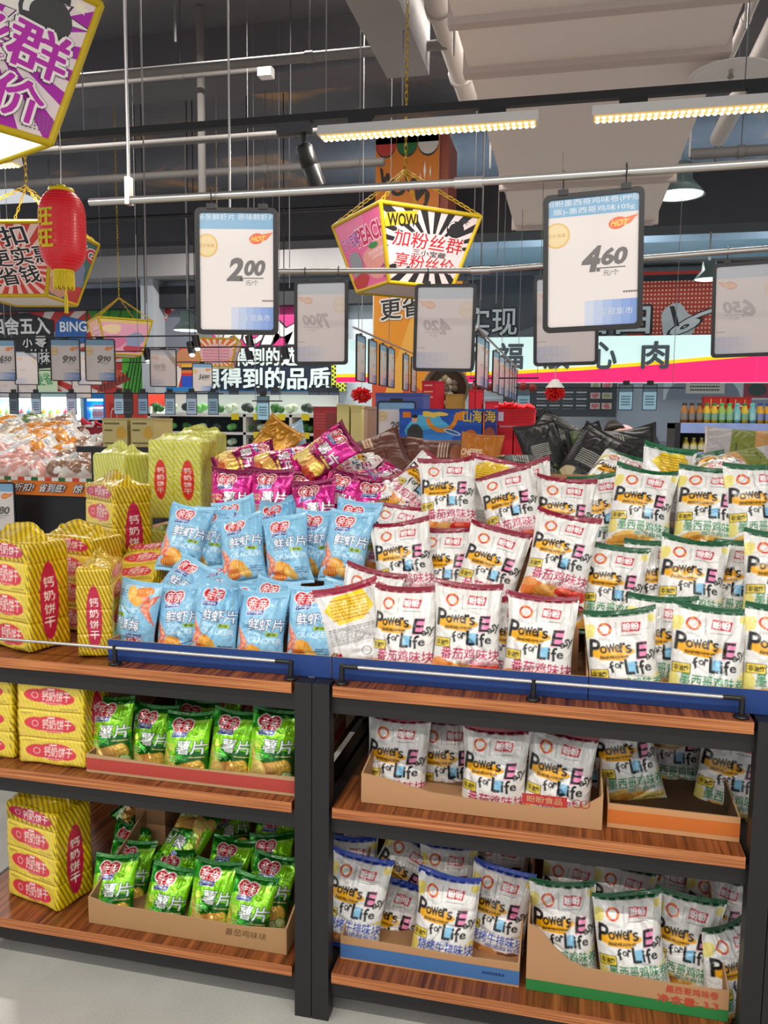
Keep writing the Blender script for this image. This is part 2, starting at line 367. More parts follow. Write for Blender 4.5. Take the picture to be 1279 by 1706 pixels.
def art_panda(kind):
    col, fl, fl2 = {'red': ((138, 14, 46), '番茄鸡味块', '大块香酥超痛快'), 'green': ((14, 88, 50), '墨西哥鸡味卷', '越吃越痛快'), 'blue': ((28, 66, 168), '烧烤牛排味块', '越嚼越有味')}[kind]
    txt = {'red': (196, 34, 92), 'green': (38, 142, 84), 'blue': (48, 84, 186)}[kind]
    a = Art(); base = (240, 238, 234)
    if kind != 'red':
        for x, y, r, q in ((.04, .82, .1, 1), (.95, .3, .09, 2), (.02, .25, .12, 3), (.93, .92, .06, 4)): a.blob(x, y, r, r * .8, (240, 226, 130) if kind == 'green' else (244, 222, 110), q)
    for x, y, r in ((.0, .6, .05), (.98, .72, .04)): a.ell(x, y, r, r, (226, 222, 216))
    # swirl emblem over five rings, divider, red badge
    for i in range(9):
        t0 = i * .7; a.ring(.27, .835, .1 - .004 * (i % 2), .072, .03 + .004 * (i % 3), ((206, 34, 44), (232, 96, 40), (240, 140, 50))[i % 3], 6, t0, t0 + .8)
    for i, c in enumerate(((90, 130, 190), (70, 70, 70), (200, 70, 70), (220, 170, 60), (80, 150, 90))): a.ring(.2 + .035 * i, .735 - .012 * (i > 2) if False else .735 - .016 * (i in (3, 4)), .022, .015, .005, (150, 150, 156), 12)
    a.line(.43, .74, .43, .91, .008, (110, 110, 116))
    a.poly([(.5, .8), (.76, .79), (.78, .89), (.52, .905)], (208, 30, 52)); a.text('盼盼', .53, .81, .75, .885, (255, 255, 255), .04)
    a.smear(.5, .75, .78, .768, 1, (120, 120, 126), 4)
    # brush-drawn English lines
    a.blob(.35, .59, .28, .075, (246, 178, 22), 4, .1)
    a.poly([(.1, .64), (.16, .52), (.5, .505), (.62, .6), (.55, .66)], (246, 178, 22))
    ink = (22, 20, 22)
    for ch, x0, y0, x1, y1, r in (('P', .04, .545, .19, .735, -.12), ('o', .18, .585, .28, .665, 0), ('w', .27, .59, .4, .68, .1), ('e', .39, .59, .47, .675, -.1), ('r', .465, .585, .545, .69, 0), ('s', .54, .575, .63, .665, .1)):
        a.text(ch, x0, y0, x1, y1, ink, .025, rot=r)
    a.smear(.17, .53, .58, .555, 1, (70, 50, 20), 9)
    a.text('超级悠闲生活', .17, .525, .58, .565, (60, 44, 16), .01)
    a.poly([(.68, .5), (.84, .52), (.86, .69), (.7, .68)], (246, 146, 190))
    a.text('E', .68, .515, .84, .68, ink, .01, shear=.12); a.text('a', .82, .5, .89, .56, ink, .02, rot=.3); a.text('s', .88, .52, .93, .6, ink, .02); a.text('y', .92, .5, .99, .6, ink, .02)
    a.poly([(.54, .37), (.66, .375), (.67, .5), (.55, .49)], (140, 202, 236))
    for ch, x0, y0, x1, y1, r in (('f', .28, .39, .36, .5, .3), ('o', .36, .43, .43, .485, 0), ('r', .43, .42, .49, .5, -.2), ('L', .5, .365, .63, .52, 0), ('i', .65, .37, .69, .49, 0), ('f', .7, .36, .79, .5, .1), ('e', .78, .39, .88, .455, .1)):
        a.text(ch, x0, y0, x1, y1, ink, .025, rot=r)
    # flavour name, second line, food
    if kind == 'red':
        for x, y, rx, ry, c, q in ((.16, .1, .2, .09, (236, 128, 52), 1), (.42, .09, .2, .085, (226, 150, 66), 2), (.12, .17, .12, .06, (246, 160, 84), 3), (.45, .125, .13, .045, (244, 184, 104), 4), (.72, .1, .18, .085, (206, 38, 34), 5), (.9, .12, .12, .07, (222, 60, 40), 6), (.7, .13, .08, .03, (240, 110, 80), 7)): a.blob(x, y, rx, ry, c, q, .1)
    elif kind == 'green':
        a.blob(.5, .06, .6, .07, (248, 224, 130), 2)
        for x, y, c in ((.33, .17, (240, 196, 104)), (.45, .12, (236, 180, 84)), (.25, .1, (226, 160, 66))):
            a.ell(x, y, .27, .045, (214, 140, 50), 22, .2); a.ell(x, y + .008, .25, .034, c, 22, .2)
            a.ell(x + .25, y + .05, .035, .036, (246, 214, 140), 12)
    else:
        for x, y, rx, ry, c, q in ((.2, .1, .22, .08, (196, 120, 60), 1), (.6, .08, .26, .06, (150, 84, 44), 2), (.45, .12, .14, .05, (226, 160, 90), 3), (.85, .1, .14, .06, (120, 70, 50), 5)): a.blob(x, y, rx, ry, c, q, .1)
    a.text(fl, .13, .21, 1.0, .335, txt, .022, out=(252, 250, 246), ow=.05, shear=.05)
    a.ring(.55, .345, .035, .02, .01, txt, 14, 0, 5)
    a.text(fl2, .4, .165, .97, .215, txt, .012, out=(252, 250, 246), ow=.05)
    a.smear(.62, .07, .95, .09, 1, (60, 50, 40), 11)
    # cheerful round badge and the little yellow sign
    a.rect(.02, .33, .26, .43, ink); a.rect(.03, .338, .25, .422, (252, 222, 70)); a.text('非油炸', .045, .35, .235, .41, ink, .03)
    a.rect(0, .97, 1, 1, col); a.rect(0, 0, 1, .02, col)
    for i in range(7): a.ring(.08 + .14 * i, .985, .02, .013, .006, (240, 236, 232), 10)
    return a, base, col
def art_back(col):
    a = Art(); base = (232, 230, 228)
    a.poly([(.1, .78), (.3, .93), (.75, .96), (.9, .74), (.7, .62), (.3, .6)], (240, 214, 50)); a.smear(.22, .64, .8, .9, 7, (200, 120, 40), 3)
    a.smear(.1, .38, .9, .57, 9, (110, 110, 116), 6); a.rect(.52, .2, .72, .34, (250, 250, 250)); a.ring(.62, .27, .08, .05, .012, (40, 40, 44), 16)
    for i in range(16): a.rect(.76 + i * .011, .3, .765 + i * .011 + .003 * (i % 2), .38, (30, 30, 32))
    a.poly([(.12, .02), (.3, .02), (.22, .3), (.14, .28)], (206, 26, 60)); a.smear(.35, .08, .9, .18, 5, (120, 120, 126), 8)
    a.rect(0, .955, 1, 1, col)
    return a, base, col
def art_plain(base, seal, lines, extra=None):
    a = Art()
    if extra: extra(a)
    for body, x0, y0, x1, y1, c, b in lines: a.text(body, x0, y0, x1, y1, c, b)
    return a, base, seal
def x_brown(a):
    a.blob(.5, .2, .5, .16, (86, 44, 34), 3); a.rect(.12, .52, .42, .64, (222, 186, 150)); a.smear(.14, .54, .4, .62, 2, (120, 40, 30), 3); a.ell(.6, .2, .2, .08, (150, 90, 60)); a.smear(.5, .3, .85, .45, 4, (226, 196, 170), 6)
def x_orange(a): a.blob(.3, .1, .35, .14, (222, 150, 60), 2); a.smear(.4, .18, .85, .42, 7, (240, 206, 150), 8)
def x_black(a):
    a.blob(.4, .12, .45, .13, (72, 92, 40), 3); a.smear(.2, .4, .62, .62, 7, (190, 190, 180), 5); a.blob(.2, .22, .14, .08, (196, 180, 140), 6); a.rect(0, .92, 1, .95, (60, 60, 58))
def x_olive(a): a.rect(0, .25, 1, .62, (118, 128, 52)); a.rect(0, 0, 1, .25, (190, 140, 80)); a.smear(.3, .5, .5, .56, 1, (40, 40, 30), 4)
def x_gold(a): a.blob(.6, .4, .5, .3, (226, 164, 50), 2)
def x_jin(a): a.blob(.5, .35, .4, .2, (196, 226, 236), 3); a.smear(.1, .12, .9, .3, 2, (40, 90, 120), 4)

# ------------------------------------------------------------------ pillow pouch
def grid_mesh(name, P, C, m, extra=None):
    """P list of (ny,nx,3) grids, C list of matching colour grids -> one smooth mesh"""
    vs, cs, fs, b = [], [], [], 0
    for g, c, flip in zip(P, C, [False, True, False, False, False, False][:len(P)] if extra is None else extra):
        ny, nx = g.shape[:2]; vs.append(g.reshape(-1, 3)); cs.append(np.broadcast_to(c, (ny, nx, 3)).reshape(-1, 3))
        i = np.arange(ny * nx).reshape(ny, nx) + b
        q = np.stack([i[:-1, :-1], i[:-1, 1:], i[1:, 1:], i[1:, :-1]], -1).reshape(-1, 4)
        fs.append(q[:, ::-1] if flip else q); b += ny * nx
    v, c, f = np.concatenate(vs), np.concatenate(cs), np.concatenate(fs)
    me = bpy.data.meshes.new(name); me.vertices.add(len(v)); me.vertices.foreach_set('co', v.astype(np.float32).ravel())
    me.loops.add(len(f) * 4); me.loops.foreach_set('vertex_index', f.astype(np.int32).ravel())
    me.polygons.add(len(f)); me.polygons.foreach_set('loop_start', np.arange(len(f), dtype=np.int32) * 4)
    me.polygons.foreach_set('use_smooth', np.ones(len(f), bool)); me.update(calc_edges=True)
    a = me.color_attributes.new('Col', 'FLOAT_COLOR', 'POINT'); a.data.foreach_set('color', np.c_[c, np.ones(len(c))].astype(np.float32).ravel())
    me.materials.append(m); o = bpy.data.objects.new(name, me); COL.objects.link(o); return o
class Pouch:
    def __init__(s, w, h, t, seed, crumple=1.0):
        r = np.random.RandomState(seed); s.w, s.h, s.t, s.cr = w, h, t, crumple
        s.fold = [(r.uniform(5, 16), r.uniform(0, 6.3), r.uniform(.4, 1)) for _ in range(5)]
        s.fold2 = [(r.uniform(5, 15), r.uniform(0, 6.3), r.uniform(.4, 1)) for _ in range(4)]
        s.wave = [(r.uniform(.8, 2.4), r.uniform(0, 6.3), r.uniform(.3, 1)) for _ in range(2)]
        s.dent = [(r.uniform(-.8, .8), r.uniform(-.8, .95), r.uniform(0, 3.14), r.uniform(.035, .1), r.uniform(.2, .6), r.uniform(.3, 1.15)) for _ in range(int(11 * crumple))]
        s.bow = r.uniform(-.06, .06); s.cor = r.uniform(-.02, .02, 4)
    def top(s, u): return sum(a * np.sin(k * u + p) for k, p, a in s.wave) * .008 * s.cr
    def __call__(s, u, v, side):
        e = np.exp(-(1 - v) / .3); eb = np.exp(-(1 + v) / .2)
        T = s.t * np.clip(1 - np.abs(u) ** 2.3, 0, 1) ** .62 * np.clip(1 - np.abs(v) ** 2.8, 0, 1) ** .6 * (1 - .22 * v)
        y = T * side
        f = sum(a * (1 - 1.9 * np.abs(np.sin(k * .62 * u + p)) ** .8) for k, p, a in s.fold) * .0068 * s.cr * e * np.clip(1 - v ** 8, 0, 1)
        f += sum(a * (1 - 1.9 * np.abs(np.sin(k * .6 * u + p)) ** .8) for k, p, a in s.fold2) * .0052 * s.cr * eb * np.clip(1 - v ** 8, 0, 1)
        for x, z, t, wd, ln, a in s.dent:
            du, dv = u - x, (v - z) * 1.3; p, q = du * np.cos(t) + dv * np.sin(t), -du * np.sin(t) + dv * np.cos(t)
            f += -.0085 * a * np.exp(-(q / wd) ** 2 - (p / ln) ** 2) * np.clip(1 - u ** 4, 0, 1) * np.clip(1 - v ** 6, 0, 1)
        y = y + f * side
        y = y + s.top(u) * e
        hw = s.w / 2 * (1 - .085 * np.cos(math.pi * v / 2) ** .8)
        x = u * hw + s.bow * s.w * (1 - v * v) * .5 + s.cor[1] * s.w * np.sin(2.3 * v + s.cor[2] * 90) * .8 * (1 - v * v)
        z = s.h / 2 * (1 + v) - .004 * (1 - u * u) * e * 2 + s.cor[0] * s.h * .6 * u * e + .005 * (1 - u * u) * eb
        return np.stack([x, y, z], -1)
NX, NY = 84, 126
def make_bag(kind, w, h, t, art, m, seed, name, label, cat, crumple=1.0):
    A, base, seal = art
    P = Pouch(w, h, t, seed, crumple)
    u, v = np.meshgrid(np.linspace(-1, 1, NX), np.linspace(-1, 1, NY))
    if kind not in _ras: _ras[kind] = A.raster(NX, NY, base)
    u2, v2 = np.meshgrid(np.linspace(-1, 1, 29), np.linspace(-1, 1, 43))
    root = thing(name, label, cat)
    po = grid_mesh('pouch', [P(u, v, -1), P(u2, v2, 1)], [_ras[kind], np.array(lin(base))], m); po.parent = root
    for nm, vv, sg in (('top_seal', 1.0, 1), ('bottom_seal', -1.0, -1)):
        us = np.linspace(-1, 1, 61); g = []
        e0 = P(us, np.full_like(us, vv), -1)
        for j in range(6):
            q = e0.copy(); q[:, 2] += sg * j * .0021 + (.0012 * (np.arange(61) % 2) if j == 5 else 0); q[:, 1] += (.0007 if j % 2 else -.0007) + (P.top(us) * j * .12 if sg > 0 else 0); g.append(q)
        gf = np.array(g); gb = gf.copy(); gb[..., 1] += .0008
        o = grid_mesh(nm, [gf, gb], [np.array(lin(seal))] * 2, m); o.parent = root
        if sum(abs(a - b) for a, b in zip(seal, base)) > 60: o['label'] = ('dark ' if sum(seal) < 300 else '') + 'coloured crimped seal'
    return root
_ras = {}; _proto = {}
ARTS = {
    'prawn': lambda: art_prawn(), 'green': lambda: art_chips((44, 164, 24), (146, 226, 30), (18, 104, 24), True), 'magenta': lambda: art_chips((190, 16, 110), (226, 40, 150), (130, 8, 70), False),  # lime patches of the green print also paint in foil highlights
    'pred': lambda: art_panda('red'), 'pgreen': lambda: art_panda('green'), 'pblue': lambda: art_panda('blue'), 'back': lambda: art_back((158, 30, 62)), 'backg': lambda: art_back((22, 104, 62)),
    'brown': lambda: art_plain((104, 58, 46), (92, 50, 40), [], x_brown),
    'orange': lambda: art_plain((190, 112, 26), (176, 100, 20), [('CHEESE', .04, .6, .6, .72, (250, 236, 210), .02), ('OSUSU', .04, .48, .5, .57, (250, 236, 210), .01)], x_orange),
    'black': lambda: art_plain((40, 42, 42), (30, 31, 32), [], x_black), 'olive': lambda: art_plain((176, 170, 170), (214, 200, 196), [], x_olive),
    'gold': lambda: art_plain((200, 140, 40), (190, 130, 36), [], x_gold), 'pale': lambda: art_plain((168, 204, 222), (150, 190, 212), [], x_jin),
}
SIZE = {'prawn': (.132, .19, .035, 'film'), 'green': (.132, .19, .037, 'foil'), 'magenta': (.138, .195, .036, 'foil'), 'pred': (.168, .226, .042, 'film'), 'pgreen': (.168, .226, .042, 'film'), 'pblue': (.168, .226, .04, 'film'),
        'back': (.168, .226, .042, 'film'), 'backg': (.168, .226, .042, 'film'), 'brown': (.2, .26, .05, 'matte'), 'orange': (.2, .26, .05, 'matte'), 'black': (.21, .28, .055, 'matte'), 'olive': (.26, .3, .05, 'matte'), 'gold': (.16, .2, .035, 'foil'), 'pale': (.15, .19, .03, 'film')}
NAMES = {'prawn': 'prawn_cracker_bag', 'green': 'potato_chip_bag', 'magenta': 'potato_chip_bag', 'brown': 'snack_pouch', 'orange': 'snack_pouch', 'black': 'snack_pouch', 'olive': 'snack_pouch', 'gold': 'snack_pouch', 'pale': 'snack_pouch'}
def bag(kind, var, px, py, Y, roll, tilt, yaw, label, group, s=1.0, cat='snack bag'):
    w, h, t, mk = SIZE[kind]
    R = Matrix.Rotation(math.radians(yaw), 3, 'Z') @ Matrix.Rotation(math.radians(-tilt), 3, 'X') @ Matrix.Rotation(math.radians(roll), 3, 'Y')
    loc = at(px, py, Y) - R @ Vector((0, 0, h / 2 * s)); rot = R.to_euler('XYZ')
    key = (kind, var)
    if key not in _proto:
        o = make_bag(kind, w, h, t, ARTS[kind](), K[mk], hash_seed(kind) + var * 17, NAMES.get(kind, 'snack_bag'), label, cat, 1.0 if var < 3 else 1.7)
        o.location = loc; o.rotation_euler = rot; o.scale = (s, s, s); tag(o, label, cat, group); _proto[key] = o; return o
    return dup(_proto[key], loc, rot, label, group, cat, (s, s, s))
def hash_seed(k): return sum(ord(c) * (i + 3) for i, c in enumerate(k))

# ------------------------------------------------------------------ wrapped biscuit packs
def stripes(a, c, n=16, k=.5, x0=0, y0=0, x1=1, y1=1, slope=1.0):
    d = (x1 - x0 + (y1 - y0) * slope) / n
    for i in range(n + 1):
        x = x0 + i * d
        a.poly([(x, y0), (x + d * k, y0), (x + d * k - (y1 - y0) * slope, y1), (x - (y1 - y0) * slope, y1)], c)
    return a
def label_h(a, x, y, w, h, c, full=True):
    a.ell(x - w * .22, y, w * .28, h * .36, c); a.ell(x + w * .08, y + h * .02, w * .36, h * .46, c); a.ell(x + w * .3, y - h * .08, w * .2, h * .3, c)
    a.poly([(x - w * .3, y - h * .25), (x + w * .35, y - h * .4), (x + w * .35, y + h * .25), (x - w * .3, y + h * .3)], c)
    a.text('钙奶饼干', x - w * .14, y - h * .26, x + w * .4, y + h * .3, (252, 244, 236), .004, shear=.12); a.ring(x - w * .28, y, w * .07, h * .17, w * .012, (250, 220, 220), 14)
    a.rect(x - w * .02, y + h * .33, x + w * .12, y + h * .42, (252, 226, 220)); a.smear(x - w * .16, y - h * .4, x + w * .25, y - h * .32, 1, (250, 200, 196), 3)
def label_v(a, x, y, w, h, c):
    a.ell(x, y, w / 2, h / 2, c, 26)
    for i, ch in enumerate('钙奶饼干'): a.text(ch, x - w * .3, y + h * (-.2 + .14 * (i)) - h * .055, x + w * .3, y + h * (-.2 + .14 * (i)) + h * .055, (252, 244, 236), .02, rot=0) if False else a.text(ch, x - w * .28, y + h * .3 - h * .17 * i - h * .13, x + w * .28, y + h * .3 - h * .17 * i, (252, 244, 236), .004)
    a.rect(x + w * .1, y - h * .02, x + w * .3, y + h * .1, (252, 200, 200)) if False else None
def pack_faces(style):
    ol, ye = ((128, 106, 14), (232, 194, 18)) if style != 'C' else ((222, 220, 150), (200, 200, 36))
    red = (206, 28, 66) if style != 'C' else (214, 50, 40)
    f = Art(); stripes(f, ol, 22, .38)
    if style != 'C':
        q = .272 if style == 'A' else .318
        for i in range(3):
            y0 = .01 + i * q; y1 = y0 + q - .012; f.rect(.05, y0, .93, y1, (232, 198, 84)); stripes(f, (240, 222, 60), 16, .4, .05 + .12, y0, .93, y1, .5)
            f.rect(.05, y1, .93, y1 + .01, (176, 140, 44)); label_h(f, .49, (y0 + y1) / 2, .74, .21, (222, 58, 74)); f.smear(.66, y0 + .012, .9, y0 + .028, 1, (80, 70, 40), i); f.smear(.08, y1 - .05, .26, y1 - .03, 1, (120, 70, 60), i + 5)
        f.cliprect(0, 0, 1, 1)
        if style == 'A': label_h(f, .5, .91, .84, .15, (196, 20, 74))
        s = Art(); stripes(s, ol, 20, .4); label_v(s, .5, .45, .44, .72, (190, 24, 66)); s.cliprect(0, 0, 1, 1)
    else:
        f.rect(.49, 0, .51, 1, (190, 190, 60)); label_v(f, .25, .5, .24, .5, red); label_v(f, .75, .5, .24, .5, red); f.cliprect(0, 0, 1, 1)
        s = Art(); stripes(s, ol, 16, .4); s.cliprect(0, 0, 1, 1)
    t = Art(); stripes(t, ol, 18, .4)
    return f, s, t, ye
def make_pack(style, w, d, h, seed, label, gather=.05, fin=.02):
    F, Sd, Tp, base = pack_faces(style); rs = np.random.RandomState(seed); hw, hd = w / 2, d / 2; rad = .012
    kk = [(rs.uniform(-60, 60, 3), rs.uniform(0, 6.3), rs.uniform(.3, 1)) for _ in range(6)]
    def shape(p):
        c = np.array((0, 0, h / 2)); hf = np.array((hw, hd, h / 2)); q = p - c; inn = np.clip(q, -(hf - rad), hf - rad); dl = q - inn
        n = np.linalg.norm(dl, axis=-1, keepdims=True); q = inn + dl / np.maximum(n, 1e-9) * rad
        nz = sum(a * np.sin(p @ k + ph) for k, ph, a in kk)[..., None] * .0011
        nr = dl / np.maximum(n, 1e-9)
        row = -.0022 * np.exp(-((np.mod(p[..., 2] / h / (.272 if style == 'A' else .318), 1) - .97) / .05) ** 2)[..., None] if style != 'C' else 0
        r = c + q + nr * (nz + row); r[..., 2] = np.maximum(r[..., 2], 0.0005); return r
    def face(o, ux, uy, nx, ny):
        a, b = np.meshgrid(np.linspace(0, 1, nx), np.linspace(0, 1, ny)); return shape(np.array(o) + a[..., None] * np.array(ux) + b[..., None] * np.array(uy))
    key = ('pack', style)
    if key not in _ras: _ras[key] = (F.raster(90, 120, base), Sd.raster(60, 110, base), Tp.raster(60, 40, base))
    rf, rsd, rt = _ras[key]
    root = thing('biscuit_pack', label, 'biscuit pack')
    Z = (0, 0, h)
    o = grid_mesh('wrapped_block', [face((-hw, -hd, 0), (w, 0, 0), Z, 90, 120), face((hw, hd, 0), (-w, 0, 0), Z, 90, 120), face((hw, -hd, 0), (0, d, 0), Z, 60, 110), face((-hw, hd, 0), (0, -d, 0), Z, 60, 110), face((-hw, -hd, h), (w, 0, 0), (0, d, 0), 60, 40)], [rf, rf, rsd, rsd, rt], K['wrap'], [False] * 5)
    o.parent = root
    # loosely gathered film over the block: rises from the rim to a crumpled ridge
    a, b = np.meshgrid(np.linspace(-1, 1, 60), np.linspace(-1, 1, 40))
    x = a * (hw - .004); y = b * (hd - .004); ri = np.clip(1 - np.abs(b), 0, 1)
    wav = .6 + .4 * np.abs(np.sin(a * rs.uniform(2.2, 3.2) + rs.uniform(0, 3)))
    z = h - .006 + gather * ri ** 1.1 * (1 - np.abs(a) ** 6) * wav + sum(q * np.sin(k[0] * 1.1 * x + k[1] * y + ph) for k, ph, q in kk) * .0022 * ri
    z += fin * np.exp(-(b / .09) ** 2) * (1 - a ** 8)
    g = grid_mesh('gathered_film', [np.stack([x, y + .25 * d * ri ** 2 * rs.uniform(-.5, 1), z], -1)], [rt.transpose(0, 1, 2) if rt.shape[:2] == (40, 60) else rt], K['wrap']); g.parent = root
    return root
# ------------------------------------------------------------------ setting: floor, ceiling, walls
def concrete():
    m, n, l, b = nmat('polished concrete')
    tc = n.new('ShaderNodeTexCoord'); t = n.new('ShaderNodeTexNoise'); t.inputs['Scale'].default_value = 2.2; t.inputs['Detail'].default_value = 8
    t2 = n.new('ShaderNodeTexNoise'); t2.inputs['Scale'].default_value = 260; t2.inputs['Detail'].default_value = 2
    l.new(tc.outputs['Object'], t.inputs[0]); l.new(tc.outputs['Object'], t2.inputs[0])
    mx = n.new('ShaderNodeMix'); mx.inputs[0].default_value = .35; l.new(t.outputs[0], mx.inputs[2]); l.new(t2.outputs[0], mx.inputs[3])
    w = n.new('ShaderNodeValToRGB'); e = w.color_ramp.elements; e[0].position = .36; e[0].color = (*lin((168, 168, 162)), 1); e[1].position = .64; e[1].color = (*lin((204, 202, 194)), 1)
    l.new(mx.outputs[0], w.inputs[0]); l.new(w.outputs[0], b.inputs['Base Color']); b.inputs['Roughness'].default_value = .32
    return m
def soot():      # dark sprayed slab with rusty water stains
    m, n, l, b = nmat('stained dark slab')
    tc = n.new('ShaderNodeTexCoord'); t = n.new('ShaderNodeTexNoise'); t.inputs['Scale'].default_value = .7; t.inputs['Detail'].default_value = 7; t.inputs['Distortion'].default_value = 1.2
    l.new(tc.outputs['Object'], t.inputs[0])
    w = n.new('ShaderNodeValToRGB'); e = w.color_ramp.elements; e[0].position = .3; e[0].color = (*lin((92, 92, 98)), 1); e[1].position = .7; e[1].color = (*lin((176, 136, 100)), 1)
    k = e.new(.57); k.color = (*lin((104, 102, 106)), 1); l.new(t.outputs[0], w.inputs[0]); l.new(w.outputs[0], b.inputs['Base Color']); b.inputs['Roughness'].default_value = .75
    return m
struct(MB().box(-9, 9, -3, 14.2, -.1, 0).build('floor', concrete()))
struct(MB().box(-9, 9, -1, 14.2, 5.2, 5.3).build('ceiling', soot()))
WY = 13.2
struct(MB().box(-9, 9, WY + .1, WY + .2, 0, 5.2).build('wall_back', mat('pale blue wall', (206, 220, 232), .6, noise=.03, scale=2)))
beam = mat('sprayed beam', (96, 95, 100), .75, noise=.15, scale=1.5); beaml = mat('lighter sprayed beam', (150, 148, 150), .7, noise=.12, scale=1.5)
def beam_x(n, px0, py0, px1, py1, Y, d, m):
    x0, x1, z0, z1 = span(px0, py0, px1, py1, Y); return struct(MB().box(x0, x1, Y, Y + d, z0, z1).build(n, m))
# beams crossing the hall, and slab drops between them
beam_x('trim_1', -250, 300, 1700, 392, 10.6, .5, mat('dark beam', (66, 66, 72), .75, noise=.15, scale=1.5))
beam_x('trim_2', -300, 388, 1700, 446, 12.6, .5, beaml)
beam_x('trim_3', -300, 465, 1700, 503, 13.0, .2, mat('black band', (44, 46, 52), .7))
b4 = MB()
for y in (5.2, 7.6): b4.box(-9, 9, y, y + .45, 4.75, 5.2)
struct(b4.build('trim_4', beam))
# pale lit soffit beyond the beams
sx0, sx1, sz0, sz1 = span(640, 404, 1700, 462, 12.0)
struct(MB().box(sx0, sx1, 11.4, 13.0, sz1 - .1, sz1).build('ceiling_panel', mat('pale blue corrugated soffit', (170, 206, 236), .5, noise=.08, scale=9)))
# raised concrete drop over the aisle (light underside running away from the camera)
dl, dr = at(592, 0, 4.2), at(735, 60, 4.2)
Zb = at(645, 131, 6.1).z
struct(MB().box(at(645, 131, 6.1).x, at(715, 125, 6.1).x, 2.6, 6.1, Zb, 5.2).build('trim_5', beaml))

# ------------------------------------------------------------------ display racks
def rack(label, x0, x1, back):
    root = thing('display_rack', label, 'shelf rack', ((x0 + x1) / 2, 2.17, 0), group='display racks')
    ox, oy = (x0 + x1) / 2, 2.17; Y0, Y1, pw = 1.815, 2.53, .043
    for px in (x0, x1 - pw):
        for y in (Y0, Y1 - pw):
            b = MB().box(px - ox, px + pw - ox, y - oy, y + pw - oy, 0, .872)
            b.build('post', K['black'], root)
    for z in (.87, .565, .132):
        b = MB(); b.box(x0 + pw + .008 - ox, x1 - pw - .008 - ox, Y0 - oy, Y1 - oy, z - .027, z); b.m = [1 if i == 2 else 0 for i in range(6)]
        o = b.build('shelf_board', [K['wood'], K['woodedge']], root); o['label'] = 'reddish brown wood-grain board'
        b = MB()
        for y in (Y0 + .02, Y1 - .05): b.box(x0 + pw - ox, x1 - pw - ox, y - oy, y + .03 - oy, z - .075, z - .0275)
        for x in (x0 + .005, x1 - .035): b.box(x - ox, x + .03 - ox, Y0 + pw - oy, Y1 - pw - oy, z - .075, z - .0275)
        b.build('shelf_frame', K['black'], root)
    if back: MB().box(x0 + pw - ox, x1 - pw - ox, Y1 - .06 - oy, Y1 - .052 - oy, .16, .79).build('back_panel', K['blackplastic'], root)
    return root
R1 = rack('black and wood rack holding the white snack bags and navy trays', -.588, .453, True)
R2 = rack('black and wood rack holding yellow biscuit packs and green chip bags', -1.675, -.590, False)
rack('black and wood rack past the right post of the white snack bag rack', .455, 1.5, True)
def rail(x0, x1, xs, label):
    root = thing('guard_rail', label, 'guard rail', (x0, 1.838, .87), group='guard rails')
    MB().tube([(.035, 0, .043), (x1 - x0 - .035, 0, .043)], .0045, 8).build('bar', K['steel'], root)
    for a, b in ((0, .045), (x1 - x0 - .045, x1 - x0)): MB().tube([(a, 0, .043), (b, 0, .043)], .0058, 8).build('end_sleeve', K['blackplastic'], root)
    for x in xs:
        MB().tube([(x - x0, 0, .004), (x - x0, 0, .048)], .0062, 10).lathe([(0, .0005), (.017, .0005), (.017, .004), (.008, .008), (0, .008)], (x - x0, 0, 0), 14).build('rail_post', K['blackplastic'], root)
rail(-.525, .385, (-.52, -.065, .38), 'low steel guard rail in front of the two navy trays of white bags')
rail(-1.62, -.645, (-1.61, -1.128, -.65), 'low steel guard rail in front of the yellow packs and blue prawn bags')

